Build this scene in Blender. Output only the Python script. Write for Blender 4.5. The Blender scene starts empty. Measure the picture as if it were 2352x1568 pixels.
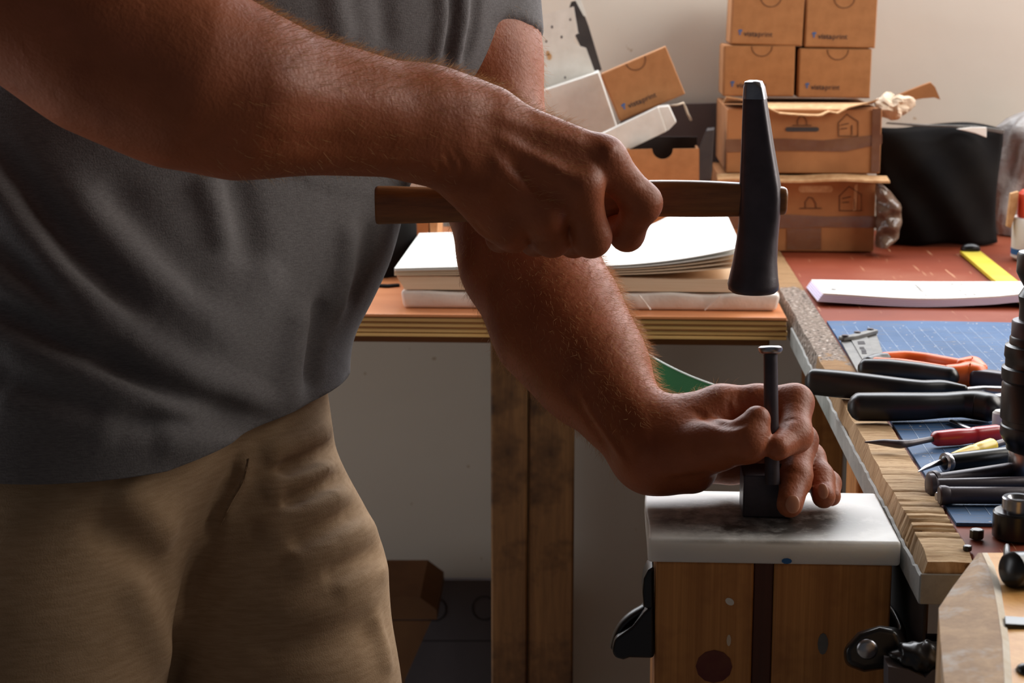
import bpy, bmesh, math, random
import numpy as np
from mathutils import Vector, Matrix
random.seed(7); rng = np.random.default_rng(7)
scene = bpy.context.scene
COL = scene.collection

# ------------------------------------------------------------------ camera
FPX, CX, CY = 4200.0, 1176.0, 784.0          # focal length in pixels of the 2352x1568 frame
YAW, HORIZON, CAM_Z = math.radians(3.0), -40.0, 1.27
PITCH = math.atan((CY - HORIZON) / FPX)
fw = np.array([-math.sin(YAW)*math.cos(PITCH), math.cos(YAW)*math.cos(PITCH), -math.sin(PITCH)])
rt = np.array([math.cos(YAW), math.sin(YAW), 0.0])
up = np.cross(rt, fw)
CAM = np.array([0.0, 0.0, CAM_Z])
cam_data = bpy.data.cameras.new('camera')
cam = bpy.data.objects.new('camera', cam_data); COL.objects.link(cam)
cam.matrix_world = Matrix(((rt[0], up[0], -fw[0], 0), (rt[1], up[1], -fw[1], 0), (rt[2], up[2], -fw[2], CAM_Z), (0, 0, 0, 1)))
cam_data.sensor_width = 36.0; cam_data.lens = 36.0*FPX/2352.0
cam_data.clip_start = 0.05; cam_data.clip_end = 50
cam_data.dof.use_dof = True; cam_data.dof.focus_distance = 1.38; cam_data.dof.aperture_fstop = 16.0
scene.camera = cam

# ------------------------------------------------------------------ light and exposure
scene.view_settings.view_transform = 'Standard'; scene.view_settings.look = 'None'
scene.view_settings.gamma = 1.0; scene.view_settings.use_curve_mapping = False
scene.view_settings.exposure = 0.0
world = bpy.data.worlds.new('daylight'); scene.world = world; world.use_nodes = True
bg = world.node_tree.nodes['Background']; bg.inputs[0].default_value = (0.86, 0.90, 1.0, 1); bg.inputs[1].default_value = 0.08
WALL_Y, WALL_X = 2.85, 1.55
def area(name, loc, target, sx, sy, power, col):
    l = bpy.data.lights.new(name, 'AREA'); l.shape = 'RECTANGLE'; l.size = sx; l.size_y = sy; l.energy = power; l.color = col
    o = bpy.data.objects.new(name, l); COL.objects.link(o); o.location = loc
    o.rotation_euler = (Vector(target) - Vector(loc)).to_track_quat('-Z', 'Y').to_euler(); return o
area('window_daylight_back', (0.20, WALL_Y + 0.02, 1.83), (0.20, 1.3, 0.85), 2.6, 0.9, 54, (0.93, 0.96, 1.0))
area('window_daylight_side', (WALL_X - 0.02, 1.90, 1.75), (0.0, 1.85, 1.0), 1.2, 0.9, 30, (1.0, 0.95, 0.88))

area('glazed_door_daylight', (-2.28, 1.65, 1.20), (0.0, 1.8, 0.7), 1.2, 1.7, 19, (0.95, 0.97, 1.0))

# ------------------------------------------------------------------ helpers
def ray(x, y): return fw + rt*((x - CX)/FPX) - up*((y - CY)/FPX)
def W(x, y, d): return CAM + ray(x, y)*d                        # the point seen at pixel x, y at depth d
def onz(x, y, z): r = ray(x, y); return CAM + r*((z - CAM_Z)/r[2])
def ony(x, y, Y): r = ray(x, y); return CAM + r*(Y/r[1])
def A(*v): return np.array(v, float)
def nrm(v): v = np.asarray(v, float); return v/np.linalg.norm(v)

def empty(name, loc, label=None, cat=None, group=None):
    o = bpy.data.objects.new(name, None); COL.objects.link(o); o.location = [float(c) for c in loc]; o.empty_display_size = .03
    tag(o, label, cat, group); return o
def tag(o, label=None, cat=None, group=None, kind=None):
    if label: o['label'] = label
    if cat: o['category'] = cat
    if group: o['group'] = group
    if kind: o['kind'] = kind
    return o
def world_loc(o):
    l = np.array(o.location, float)
    while o.parent: o = o.parent; l = l + np.array(o.location, float)
    return l
def add(name, VF, mat, parent=None, smooth=False, bevel=0, seg=2, label=None, cat=None, group=None, kind=None, solid=0, sub=0, angle=40):
    """one mesh object from world-space vertices; its origin is the base of its bounding box"""
    V, F = VF; V = np.asarray(V, float)
    org = np.array([(V[:, 0].min()+V[:, 0].max())/2, (V[:, 1].min()+V[:, 1].max())/2, V[:, 2].min()])
    me = bpy.data.meshes.new(name); me.from_pydata((V - org).tolist(), [], [list(map(int, f)) for f in F]); me.update()
    bm = bmesh.new(); bm.from_mesh(me); bmesh.ops.recalc_face_normals(bm, faces=bm.faces); bm.to_mesh(me); bm.free()
    if smooth: me.polygons.foreach_set('use_smooth', [True]*len(me.polygons))
    o = bpy.data.objects.new(name, me); COL.objects.link(o)
    if parent: o.parent = parent; o.location = (org - world_loc(parent)).tolist()
    else: o.location = org.tolist()
    me.materials.append(mat)
    if sub: m = o.modifiers.new('sub', 'SUBSURF'); m.levels = sub; m.render_levels = sub
    if solid: m = o.modifiers.new('solid', 'SOLIDIFY'); m.thickness = solid; m.offset = 0
    if bevel:
        m = o.modifiers.new('bevel', 'BEVEL'); m.width = bevel; m.segments = seg; m.limit_method = 'ANGLE'; m.angle_limit = math.radians(35)
        if not smooth:
            me.polygons.foreach_set('use_smooth', [True]*len(me.polygons)); m.harden_normals = True
    elif smooth == 'auto':
        me.set_sharp_from_angle(angle=math.radians(angle))
    return tag(o, label, cat, group, kind)
def catm(*parts):
    V, F, n = [], [], 0
    for v, f in parts:
        V.append(np.asarray(v, float)); F += [[i + n for i in q] for q in f]; n += len(v)
    return np.vstack(V), F
def bx(x0, x1, y0, y1, z0, z1):
    V = [(x, y, z) for x in (x0, x1) for y in (y0, y1) for z in (z0, z1)]
    return np.array(V), [(0, 1, 3, 2), (4, 6, 7, 5), (0, 4, 5, 1), (2, 3, 7, 6), (0, 2, 6, 4), (1, 5, 7, 3)]
def rot(VF, ang, axis='Z', piv=None):
    V, F = VF; piv = V.mean(0) if piv is None else np.asarray(piv, float)
    R = np.array(Matrix.Rotation(ang, 3, axis if isinstance(axis, str) else Vector(axis))); return (V - piv) @ R.T + piv, F
def prism(pts, off):
    P = np.array(pts, float); n = len(P); V = np.vstack([P, P + np.asarray(off, float)])
    return V, [list(range(n)), list(range(2*n - 1, n - 1, -1))] + [(i, (i+1) % n, n + (i+1) % n, n + i) for i in range(n)]
def loft(secs, caps=True):
    n = len(secs[0]); V = np.vstack([np.array(s, float) for s in secs]); F = []
    for i in range(len(secs) - 1):
        for j in range(n): F.append((i*n + j, i*n + (j+1) % n, (i+1)*n + (j+1) % n, (i+1)*n + j))
    if caps: F += [list(range(n))[::-1], [(len(secs)-1)*n + j for j in range(n)]]
    return V, F
def sweep(path, ws, hs=None, n=14, power=2.0, side=None, rounded=True):
    """rounded bar along a path: ws half widths (sideways), hs half heights"""
    P = np.array(path, float); hs = ws if hs is None else hs; secs = []
    T = np.gradient(P, axis=0)
    rows = []
    for i in range(len(P)):
        t = nrm(T[i]); ref = A(0, 0, 1) if abs(t[2]) < .9 else A(0, 1, 0)
        s = nrm(np.cross(t, ref)) if side is None else nrm(np.asarray(side) - t*np.dot(side, t)); u = np.cross(s, t)
        rows.append((P[i], t, s, u, ws[i], hs[i]))
    def ring(p, s, u, w, h):
        a = np.linspace(0, 2*math.pi, n, endpoint=False); c, q = np.cos(a), np.sin(a)
        e = 2.0/power; cx, sy = np.sign(c)*np.abs(c)**e, np.sign(q)*np.abs(q)**e
        return p + np.outer(cx*w, s) + np.outer(sy*h, u)
    p, t, s, u, w, h = rows[0]
    if rounded:
        for f, g in ((.95, .3), (.6, .75), (.25, .95)): secs.append(ring(p - t*min(w, h)*f*.9, s, u, w*g, h*g))
    for p, t, s, u, w, h in rows: secs.append(ring(p, s, u, w, h))
    if rounded:
        for f, g in ((.25, .95), (.6, .75), (.95, .3)): secs.append(ring(p + t*min(w, h)*f*.9, s, u, w*g, h*g))
    return loft(secs)
def tube(path, r, n=8):
    r = [r]*len(path) if np.isscalar(r) else r
    return sweep(path, r, r, n, rounded=False)
def lathe(prof, org, axis=(0, 0, 1), n=32):
    ax = nrm(axis); ref = A(1, 0, 0) if abs(ax[0]) < .9 else A(0, 1, 0); s = nrm(np.cross(ax, ref)); u = np.cross(ax, s)
    a = np.linspace(0, 2*math.pi, n, endpoint=False)
    return loft([np.asarray(org) + ax*h + np.outer(np.cos(a)*max(r, 1e-5), s) + np.outer(np.sin(a)*max(r, 1e-5), u) for r, h in prof])
def grid(fn, nu, nv):
    V = np.array([fn(i/(nu-1), j/(nv-1)) for i in range(nu) for j in range(nv)], float)
    return V, [(i*nv + j, (i+1)*nv + j, (i+1)*nv + j + 1, i*nv + j + 1) for i in range(nu-1) for j in range(nv-1)]
def slab(top, bot, nu, nv):
    Vt, Ft = grid(top, nu, nv); Vb, Fb = grid(bot, nu, nv); n = len(Vt); F = list(Ft) + [[i + n for i in f][::-1] for f in Fb]
    edge = [i*nv for i in range(nu)] + [(nu-1)*nv + j for j in range(1, nv)] + [i*nv + nv - 1 for i in range(nu-2, -1, -1)] + [j for j in range(nv-2, 0, -1)]
    m = len(edge)
    F += [(edge[k], edge[(k+1) % m], edge[(k+1) % m] + n, edge[k] + n) for k in range(m)]
    return np.vstack([Vt, Vb]), F
def ellipsoid(c, r, n=16, m=10, R=None):
    V = []; 
    for i in range(m+1):
        th = math.pi*i/m
        for j in range(n):
            ph = 2*math.pi*j/n; V.append((math.sin(th)*math.cos(ph)*r[0], math.sin(th)*math.sin(ph)*r[1], math.cos(th)*r[2]))
    V = np.array(V); V = V if R is None else V @ np.array(R).T
    return V + np.asarray(c), [(i*n+j, i*n+(j+1) % n, (i+1)*n+(j+1) % n, (i+1)*n+j) for i in range(m) for j in range(n)]
def text_mesh(s, size, bold=0.0):
    cu = bpy.data.curves.new('t', 'FONT'); cu.body = s; cu.size = size; cu.offset = bold; cu.resolution_u = 2; cu.extrude = 0
    o = bpy.data.objects.new('t', cu); COL.objects.link(o); dg = bpy.context.evaluated_depsgraph_get()
    me = bpy.data.meshes.new_from_object(o.evaluated_get(dg)); V = np.array([v.co[:] for v in me.vertices]); F = [list(p.vertices) for p in me.polygons]
    bpy.data.objects.remove(o); bpy.data.meshes.remove(me); return V, F
def place2d(VF, org, ex, ey):
    V, F = VF; V = np.asarray(V, float); return np.asarray(org) + np.outer(V[:, 0], ex) + np.outer(V[:, 1], ey), F

# ------------------------------------------------------------------ materials
def lin(c): return tuple(((x/255)/12.92 if x/255 <= .04045 else ((x/255+.055)/1.055)**2.4) for x in c) + (1,)
def newmat(name):
    m = bpy.data.materials.new(name); m.use_nodes = True; nt = m.node_tree
    return m, nt, nt.nodes['Principled BSDF']
def nd(nt, kind, **kw):
    n = nt.nodes.new(kind)
    for k, v in kw.items():
        if k in n.inputs: n.inputs[k].default_value = v
        else: setattr(n, k, v)
    return n
def coords(nt, scale=(1, 1, 1), rotz=0):
    tc = nd(nt, 'ShaderNodeTexCoord'); mp = nd(nt, 'ShaderNodeMapping'); mp.inputs['Scale'].default_value = scale; mp.inputs['Rotation'].default_value = (0, 0, rotz)
    nt.links.new(tc.outputs['Object'], mp.inputs[0]); return mp.outputs[0]
def noise(nt, co, scale, detail=4, rough=.55, dist=0):
    n = nd(nt, 'ShaderNodeTexNoise', Scale=scale, Detail=detail, Roughness=rough, Distortion=dist); nt.links.new(co, n.inputs['Vector']); return n.outputs['Fac']
def ramp(nt, fac, stops):
    r = nd(nt, 'ShaderNodeValToRGB'); e = r.color_ramp.elements
    while len(e) < len(stops): e.new(.5)
    for k, (p, c) in enumerate(stops): e[k].position = p; e[k].color = c if len(c) == 4 else lin(c)
    nt.links.new(fac, r.inputs[0]); return r.outputs['Color']
def mix(nt, fac, a, b, mode='MIX'):
    m = nd(nt, 'ShaderNodeMix', data_type='RGBA', blend_type=mode)
    for s, v in ((m.inputs[0], fac), (m.inputs[6], a), (m.inputs[7], b)):
        if isinstance(v, (int, float)): s.default_value = v
        elif isinstance(v, tuple): s.default_value = v if len(v) == 4 else lin(v)
        else: nt.links.new(v, s)
    return m.outputs[2]
def bump(nt, p, h, strength=.3, dist=.002):
    b = nd(nt, 'ShaderNodeBump', Strength=strength, Distance=dist); nt.links.new(h, b.inputs['Height']); nt.links.new(b.outputs[0], p.inputs['Normal'])
def mat(name, col, rough=.6, metal=0, col2=None, nscale=30, stretch=(1, 1, 1), bscale=0, bamt=.3, bdist=.001, spec=.5, lo=.35, hi=.65):
    m, nt, p = newmat(name); p.inputs['Roughness'].default_value = rough; p.inputs['Metallic'].default_value = metal
    p.inputs['Specular IOR Level'].default_value = spec
    co = coords(nt, stretch)
    if col2: nt.links.new(ramp(nt, noise(nt, co, nscale), [(lo, col), (hi, col2)]), p.inputs['Base Color'])
    else: p.inputs['Base Color'].default_value = lin(col)
    if bscale: bump(nt, p, noise(nt, co, bscale, 3), bamt, bdist)
    return m
def wood(name, dark, light, scale=(3, 3, .25), rough=.55, gscale=22, bamt=.25, dirt=None, dscale=9):
    """long grain along the axis with the smallest scale"""
    m, nt, p = newmat(name); p.inputs['Roughness'].default_value = rough
    co = coords(nt, scale)
    g = noise(nt, co, gscale, 5, .6, .4); f = noise(nt, co, gscale*6, 3, .6)
    c = ramp(nt, g, [(.3, dark), (.5, tuple((a+b)/2 for a, b in zip(dark, light))), (.68, light)])
    c = mix(nt, .25, c, ramp(nt, f, [(.35, dark), (.65, light)]))
    if dirt:
        d = noise(nt, coords(nt), dscale, 5, .7); mk = ramp(nt, d, [(.5, (0, 0, 0, 1)), (.62, (1, 1, 1, 1))]); c = mix(nt, mk, c, dirt)
    nt.links.new(c, p.inputs['Base Color']); bump(nt, p, g, bamt, .002); return m
MT = {}
MT['cardboard'] = mat('cardboard', (160, 108, 64), .85, col2=(172, 118, 72), nscale=60, bscale=400, bamt=.1)
MT['cardboard_old'] = mat('cardboard_old', (146, 94, 52), .85, col2=(168, 112, 66), nscale=14, bscale=200, bamt=.15)
MT['cardboard_edge'] = mat('cardboard_edge', (205, 165, 120), .9, col2=(180, 135, 90), nscale=90)
MT['cardboard_shaded'] = mat('cardboard_shaded', (112, 78, 48), .9, col2=(98, 66, 40), nscale=14)  # darker cardboard copy, the shade under the table put into its colour
MT['print_brown'] = mat('print_brown', (96, 62, 38), .9)
MT['ink'] = mat('ink', (52, 46, 48), .8)
MT['ink_light'] = mat('ink_light', (70, 62, 66), .8)
MT['logo_blue'] = mat('logo_blue', (40, 100, 160), .7)
MT['white_card'] = mat('white_card', (224, 221, 214), .75, col2=(212, 208, 200), nscale=40)
MT['dark_card_and_shade'] = mat('dark_card_and_shade', (52, 46, 46), .85, col2=(64, 56, 54), nscale=30)  # dark card, also painted-in shade on the lid flap and under the bench
MT['grey_card_and_shade'] = mat('grey_card_and_shade', (98, 92, 96), .85, col2=(86, 80, 84), nscale=8)  # grey card, also the painted-in shadow on the wall behind the boxes
MT['tape'] = mat('tape', (104, 66, 44), .25, col2=(120, 84, 60), nscale=25, bscale=40, bamt=.4, bdist=.003)
MT['paper'] = mat('paper', (244, 242, 236), .8)
MT['paper_lilac'] = mat('paper_lilac', (222, 216, 240), .8)
MT['paper_cream'] = mat('paper_cream', (236, 214, 186), .85, col2=(226, 198, 166), nscale=250, stretch=(.05, .05, 6))
MT['black_cloth'] = mat('black_cloth', (19, 18, 19), .95, spec=.1, col2=(29, 27, 26), nscale=12, bscale=700, bamt=.3)
MT['black_plastic'] = mat('black_plastic', (23, 21, 23), .36, bscale=900, bamt=.06)
MT['black_gloss'] = mat('black_gloss', (22, 21, 22), .3, bscale=60, bamt=.1)
MT['black_steel'] = mat('black_steel', (80, 72, 78), .42, metal=.35, col2=(64, 57, 62), nscale=40, bscale=300, bamt=.1)
MT['steel'] = mat('steel', (176, 176, 180), .3, metal=1, col2=(140, 140, 146), nscale=40)
MT['grey_metal'] = mat('grey_metal', (120, 118, 114), .55, metal=.5, col2=(104, 102, 100), nscale=60)
MT['orange_rubber'] = mat('orange_rubber', (240, 104, 32), .4)
MT['red_plastic'] = mat('red_plastic', (170, 32, 40), .3)
MT['yellow_plastic'] = mat('yellow_plastic', (236, 200, 60), .35)
MT['yellow_metal'] = mat('yellow_metal', (206, 184, 40), .5, col2=(222, 204, 70), nscale=20)
MT['grey_plastic_bag'] = mat('grey_plastic_bag', (176, 172, 170), .35, col2=(150, 146, 146), nscale=14, bscale=50, bamt=.6, bdist=.006)
MT['clear_wrap'] = mat('clear_wrap', (226, 214, 204), .22, col2=(236, 226, 218), nscale=18, bscale=45, bamt=.5, bdist=.004)
MT['brown_wrap'] = mat('brown_wrap', (86, 66, 54), .25, col2=(120, 100, 86), nscale=30, bscale=60, bamt=.7, bdist=.005)
MT['tissue'] = mat('tissue', (206, 184, 158), .7, col2=(226, 206, 182), nscale=40)
MT['red_orange'] = mat('red_orange', (196, 62, 32), .5)
MT['green_sheet'] = mat('green_sheet', (30, 92, 46), .6, spec=.15)
MT['green_edge'] = mat('green_edge', (206, 214, 206), .5)
MT['nail'] = mat('nail', (182, 120, 90), .35)
# --- woods and surfaces with more to them
MT['hammer_wood'] = wood('hammer_wood', (104, 62, 28), (164, 106, 54), (.5, 5, 5), .38, 14)
MT['post_wood'] = wood('post_wood', (104, 72, 42), (148, 108, 66), (5, 5, .35), .7, 10, dirt=(70, 46, 26), dscale=5)
MT['timber'] = wood('timber', (160, 102, 48), (214, 150, 82), (12, 12, .12), .6, 9, dirt=(140, 84, 42), dscale=5)
MT['timber_dark'] = wood('timber_dark', (70, 34, 20), (92, 48, 28), (9, 9, .12), .6, 9)
MT['apron_wood'] = wood('apron_wood', (96, 58, 26), (130, 82, 40), (.3, 5, 5), .65, 10)
MT['ply_light'] = wood('ply_light', (222, 174, 104), (244, 204, 136), (.3, 6, 6), .6, 10)
MT['ply_dark'] = wood('ply_dark', (112, 70, 32), (160, 106, 54), (.3, 6, 6), .6, 14)
MT['ply_top'] = wood('ply_top', (206, 128, 80), (226, 152, 102), (.4, 4, 4), .28, 8, bamt=.03)
MT['worn_wood'] = wood('worn_wood', (150, 112, 74), (198, 160, 116), (5, 5, .6), .7, 12, dirt=(196, 186, 176), dscale=16)
MT['orange_wood'] = wood('orange_wood', (214, 148, 74), (240, 186, 110), (5, 5, .5), .5, 10)
MT['white_chip'] = mat('white_chip', (232, 222, 206), .8, col2=(214, 196, 170), nscale=60)
def m_wall():
    m, nt, p = newmat('painted_wall'); co = coords(nt); p.inputs['Roughness'].default_value = .9
    c = ramp(nt, noise(nt, co, 1.6, 4), [(.3, (214, 206, 195)), (.7, (226, 219, 208))])
    c = mix(nt, ramp(nt, noise(nt, co, 55, 2), [(.73, (0, 0, 0, 1)), (.77, (1, 1, 1, 1))]), c, (190, 172, 150))
    nt.links.new(c, p.inputs['Base Color']); bump(nt, p, noise(nt, co, 25, 5), .12, .004); return m
MT['wall'] = m_wall()
MT['wall_trim'] = mat('wall_trim', (196, 188, 176), .7)
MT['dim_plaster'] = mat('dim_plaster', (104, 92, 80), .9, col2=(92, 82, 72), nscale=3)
MT['floor'] = mat('floor', (178, 168, 158), .8, col2=(160, 150, 140), nscale=6)
def m_bench():
    m, nt, p = newmat('red_bench_top'); p.inputs['Roughness'].default_value = .6; p.inputs['Specular IOR Level'].default_value = .2
    c = ramp(nt, noise(nt, coords(nt), 5, 5), [(.3, (110, 44, 24)), (.55, (130, 58, 34)), (.75, (146, 84, 62))])
    s = noise(nt, coords(nt, (60, 1.2, 1), math.radians(8)), 7, 3, .6); c = mix(nt, ramp(nt, s, [(.68, (0, 0, 0, 1)), (.72, (1, 1, 1, 1))]), c, (222, 180, 140))
    nt.links.new(c, p.inputs['Base Color']); return m
MT['bench_top'] = m_bench()
def m_mat():
    m, nt, p = newmat('blue_cutting_mat'); p.inputs['Roughness'].default_value = .6; p.inputs['Specular IOR Level'].default_value = .2
    c = ramp(nt, noise(nt, coords(nt), 9, 5), [(.3, (50, 82, 122)), (.6, (74, 104, 144)), (.8, (98, 124, 158))])
    w = noise(nt, coords(nt, (2, 14, 1)), 9, 5, .7); c = mix(nt, ramp(nt, w, [(.56, (0, 0, 0, 1)), (.68, (1, 1, 1, 1))]), c, (96, 100, 110))
    sp = noise(nt, coords(nt), 160, 2); c = mix(nt, ramp(nt, sp, [(.7, (0, 0, 0, 1)), (.74, (1, 1, 1, 1))]), c, (196, 184, 168))
    nt.links.new(c, p.inputs['Base Color']); bump(nt, p, noise(nt, coords(nt), 120, 3), .15, .001); return m
MT['mat_blue'] = m_mat()
MT['mat_line'] = mat('mat_line', (150, 168, 190), .6, col2=(96, 124, 164), nscale=60)
def m_rail():
    m, nt, p = newmat('worn_rail'); p.inputs['Roughness'].default_value = .8; p.inputs['Specular IOR Level'].default_value = .15
    g = noise(nt, coords(nt, (5, 60, 4)), 9, 6, .7, .8)
    c1 = ramp(nt, g, [(.33, (62, 42, 28)), (.39, (130, 98, 66)), (.55, (154, 120, 84)), (.72, (176, 144, 108))])
    c2 = ramp(nt, g, [(.33, (70, 48, 34)), (.39, (176, 142, 106)), (.55, (206, 176, 138)), (.72, (226, 202, 168))])
    # grey grime and old paint on the far half
    tc = nd(nt, 'ShaderNodeTexCoord'); sx = nd(nt, 'ShaderNodeSeparateXYZ'); nt.links.new(tc.outputs['Object'], sx.inputs[0])
    yn = nd(nt, 'ShaderNodeMapRange'); yn.inputs[1].default_value = -.25; yn.inputs[2].default_value = -.60; nt.links.new(sx.outputs[1], yn.inputs[0])
    c = mix(nt, yn.outputs[0], c1, c2)
    a = nd(nt, 'ShaderNodeMapRange'); a.inputs[1].default_value = -.32; a.inputs[2].default_value = -.02; nt.links.new(sx.outputs[1], a.inputs[0])
    b = nd(nt, 'ShaderNodeMapRange'); b.inputs[1].default_value = .34; b.inputs[2].default_value = .16; nt.links.new(sx.outputs[1], b.inputs[0])
    mu = nd(nt, 'ShaderNodeMath', operation='MULTIPLY'); nt.links.new(a.outputs[0], mu.inputs[0]); nt.links.new(b.outputs[0], mu.inputs[1])
    n2 = noise(nt, coords(nt, (6, 3, 3)), 9, 5, .7)
    ad = nd(nt, 'ShaderNodeMath', operation='ADD'); nt.links.new(mu.outputs[0], ad.inputs[0]); nt.links.new(n2, ad.inputs[1])
    mk = ramp(nt, ad.outputs[0], [(.92, (0, 0, 0, 1)), (1.0, (1, 1, 1, 1))])
    sp = noise(nt, coords(nt), 240, 2); gr = ramp(nt, sp, [(.36, (40, 34, 30)), (.42, (122, 108, 98)), (.62, (146, 130, 118)), (.7, (212, 204, 196))])
    c = mix(nt, mk, c, gr)
    nt.links.new(c, p.inputs['Base Color']); bump(nt, p, g, .35, .002); return m
MT['rail'] = m_rail()
def m_paint():
    m, nt, p = newmat('flaking_grey_paint'); p.inputs['Roughness'].default_value = .7
    n = noise(nt, coords(nt, (1, 1, 1)), 40, 5, .7); c = ramp(nt, n, [(.28, (70, 56, 44)), (.36, (150, 150, 146)), (.7, (176, 176, 172))])
    nt.links.new(c, p.inputs['Base Color']); bump(nt, p, n, .3, .002); return m
MT['flaking_paint'] = m_paint()
def m_block():
    m, nt, p = newmat('white_poly_board'); p.inputs['Roughness'].default_value = .5
    p.inputs['Subsurface Weight'].default_value = .8; p.inputs['Subsurface Radius'].default_value = (1, .9, .8); p.inputs['Subsurface Scale'].default_value = .018
    n = noise(nt, coords(nt), 26, 6, .7); tc = nd(nt, 'ShaderNodeTexCoord'); sx = nd(nt, 'ShaderNodeSeparateXYZ'); nt.links.new(tc.outputs['Object'], sx.inputs[0])
    top = nd(nt, 'ShaderNodeMapRange'); top.inputs[1].default_value = .0138; top.inputs[2].default_value = .0158; nt.links.new(sx.outputs[2], top.inputs[0])
    ln = nd(nt, 'ShaderNodeVectorMath', operation='LENGTH'); mp = nd(nt, 'ShaderNodeMapping'); mp.inputs['Scale'].default_value = (12.5, 20, 0); mp.inputs['Location'].default_value = (.12, .25, 0)
    nt.links.new(tc.outputs['Object'], mp.inputs[0]); nt.links.new(mp.outputs[0], ln.inputs[0])
    rad = nd(nt, 'ShaderNodeMapRange'); rad.inputs[1].default_value = 1.3; rad.inputs[2].default_value = .65; nt.links.new(ln.outputs['Value'], rad.inputs[0])
    s = nd(nt, 'ShaderNodeMath', operation='MULTIPLY'); nt.links.new(rad.outputs[0], s.inputs[0]); nt.links.new(ramp(nt, n, [(.34, (.2,)*3 + (1,)), (.56, (1, 1, 1, 1))]), s.inputs[1])
    s2 = nd(nt, 'ShaderNodeMath', operation='MULTIPLY'); nt.links.new(s.outputs[0], s2.inputs[0]); nt.links.new(top.outputs[0], s2.inputs[1])
    c = mix(nt, s2.outputs[0], (224, 222, 218), (66, 60, 56)); nt.links.new(c, p.inputs['Base Color'])
    bump(nt, p, noise(nt, coords(nt), 140, 4), .25, .0015); return m
MT['poly_board'] = m_block()
def m_skin():
    m, nt, p = newmat('skin'); p.inputs['Roughness'].default_value = .52; p.inputs['Specular IOR Level'].default_value = .4; co = coords(nt)
    c = ramp(nt, noise(nt, co, 28, 4), [(.3, (144, 74, 40)), (.5, (158, 86, 50)), (.72, (168, 92, 58))])
    nt.links.new(c, p.inputs['Base Color'])
    p.inputs['Subsurface Weight'].default_value = .12; p.inputs['Subsurface Radius'].default_value = (.008, .003, .0015); p.inputs['Subsurface Scale'].default_value = 1
    v = nd(nt, 'ShaderNodeTexVoronoi', Scale=420); nt.links.new(co, v.inputs['Vector'])
    w = noise(nt, coords(nt, (1, 1, 1)), 75, 5, .65, .6)
    ad = nd(nt, 'ShaderNodeMath', operation='MULTIPLY_ADD'); nt.links.new(v.outputs['Distance'], ad.inputs[0]); ad.inputs[1].default_value = .18; nt.links.new(w, ad.inputs[2])
    bump(nt, p, ad.outputs[0], .35, .0022); return m
MT['skin'] = m_skin()
def m_fabric(name, a, b, weave, rough=.9, fold=9, heather=True):
    m, nt, p = newmat(name); p.inputs['Roughness'].default_value = rough; p.inputs['Specular IOR Level'].default_value = .15
    p.inputs['Sheen Weight'].default_value = .08
    c = ramp(nt, noise(nt, coords(nt, (1, 1, 7)), 190 if heather else 60, 3, .6), [(.35, a), (.65, b)])
    nt.links.new(c, p.inputs['Base Color']); h = noise(nt, coords(nt, (1, 1, 1)), weave, 2); f = noise(nt, coords(nt), fold, 3)
    ad = nd(nt, 'ShaderNodeMath', operation='MULTIPLY_ADD'); nt.links.new(f, ad.inputs[0]); ad.inputs[1].default_value = 2.0; nt.links.new(h, ad.inputs[2])
    bump(nt, p, ad.outputs[0], .25, .0015); return m
MT['shirt'] = m_fabric('grey_jersey', (94, 90, 90), (110, 106, 106), 700, fold=40)
MT['trousers'] = m_fabric('cream_twill', (150, 122, 92), (164, 136, 106), 800, fold=45, heather=False)
MT['shoe'] = mat('shoe_leather', (60, 44, 34), .5)
MT['arm_hair'] = mat('arm_hair', (214, 166, 108), .5)
MT['head_hair'] = mat('head_hair', (74, 52, 36), .6)
# ------------------------------------------------------------------ the room
LX, CEIL = -2.3, 2.6
wx0, wx1, wz0, wz1 = -1.12, 1.51, 1.36, 2.28
add('wall_back', catm(bx(LX, wx0, WALL_Y, WALL_Y+.14, 0, CEIL), bx(wx1, WALL_X, WALL_Y, WALL_Y+.14, 0, CEIL), bx(wx0, wx1, WALL_Y, WALL_Y+.14, 0, wz0), bx(wx0, wx1, WALL_Y, WALL_Y+.14, wz1, CEIL)), MT['wall'], kind='structure', label='cream painted plaster wall behind the benches')
sy0, sy1, sz0, sz1 = 1.28, 2.52, 1.28, 2.22
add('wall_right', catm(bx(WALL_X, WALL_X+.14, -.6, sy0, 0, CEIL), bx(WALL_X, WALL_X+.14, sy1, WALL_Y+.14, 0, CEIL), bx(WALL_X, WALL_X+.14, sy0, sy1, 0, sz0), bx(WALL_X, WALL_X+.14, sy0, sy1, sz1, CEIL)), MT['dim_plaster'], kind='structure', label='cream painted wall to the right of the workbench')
dy0, dy1, dz1 = 1.02, 2.28, 2.08
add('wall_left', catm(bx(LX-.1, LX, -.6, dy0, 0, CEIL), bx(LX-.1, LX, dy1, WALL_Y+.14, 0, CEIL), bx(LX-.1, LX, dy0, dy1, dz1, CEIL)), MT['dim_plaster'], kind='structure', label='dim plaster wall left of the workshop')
add('floor', bx(LX-.1, WALL_X+.14, -1.2, WALL_Y+.14, -.1, 0), MT['floor'], kind='structure', label='grey brown workshop floor')
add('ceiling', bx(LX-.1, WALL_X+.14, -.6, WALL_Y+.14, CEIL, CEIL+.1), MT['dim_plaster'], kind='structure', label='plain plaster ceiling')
w1 = tag(empty('window_1', ((wx0+wx1)/2, WALL_Y+.1, wz0), 'wide window above the back bench', None), kind='structure')
for a, b, c, d in ((wx0, wx1, wz0, wz0+.04), (wx0, wx1, wz1-.04, wz1), (wx0, wx0+.04, wz0+.04, wz1-.04), (wx1-.04, wx1, wz0+.04, wz1-.04)):
    add('window_frame', bx(a, b, WALL_Y+.08, WALL_Y+.12, c, d), MT['wall_trim'], w1, bevel=.003)
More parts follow.
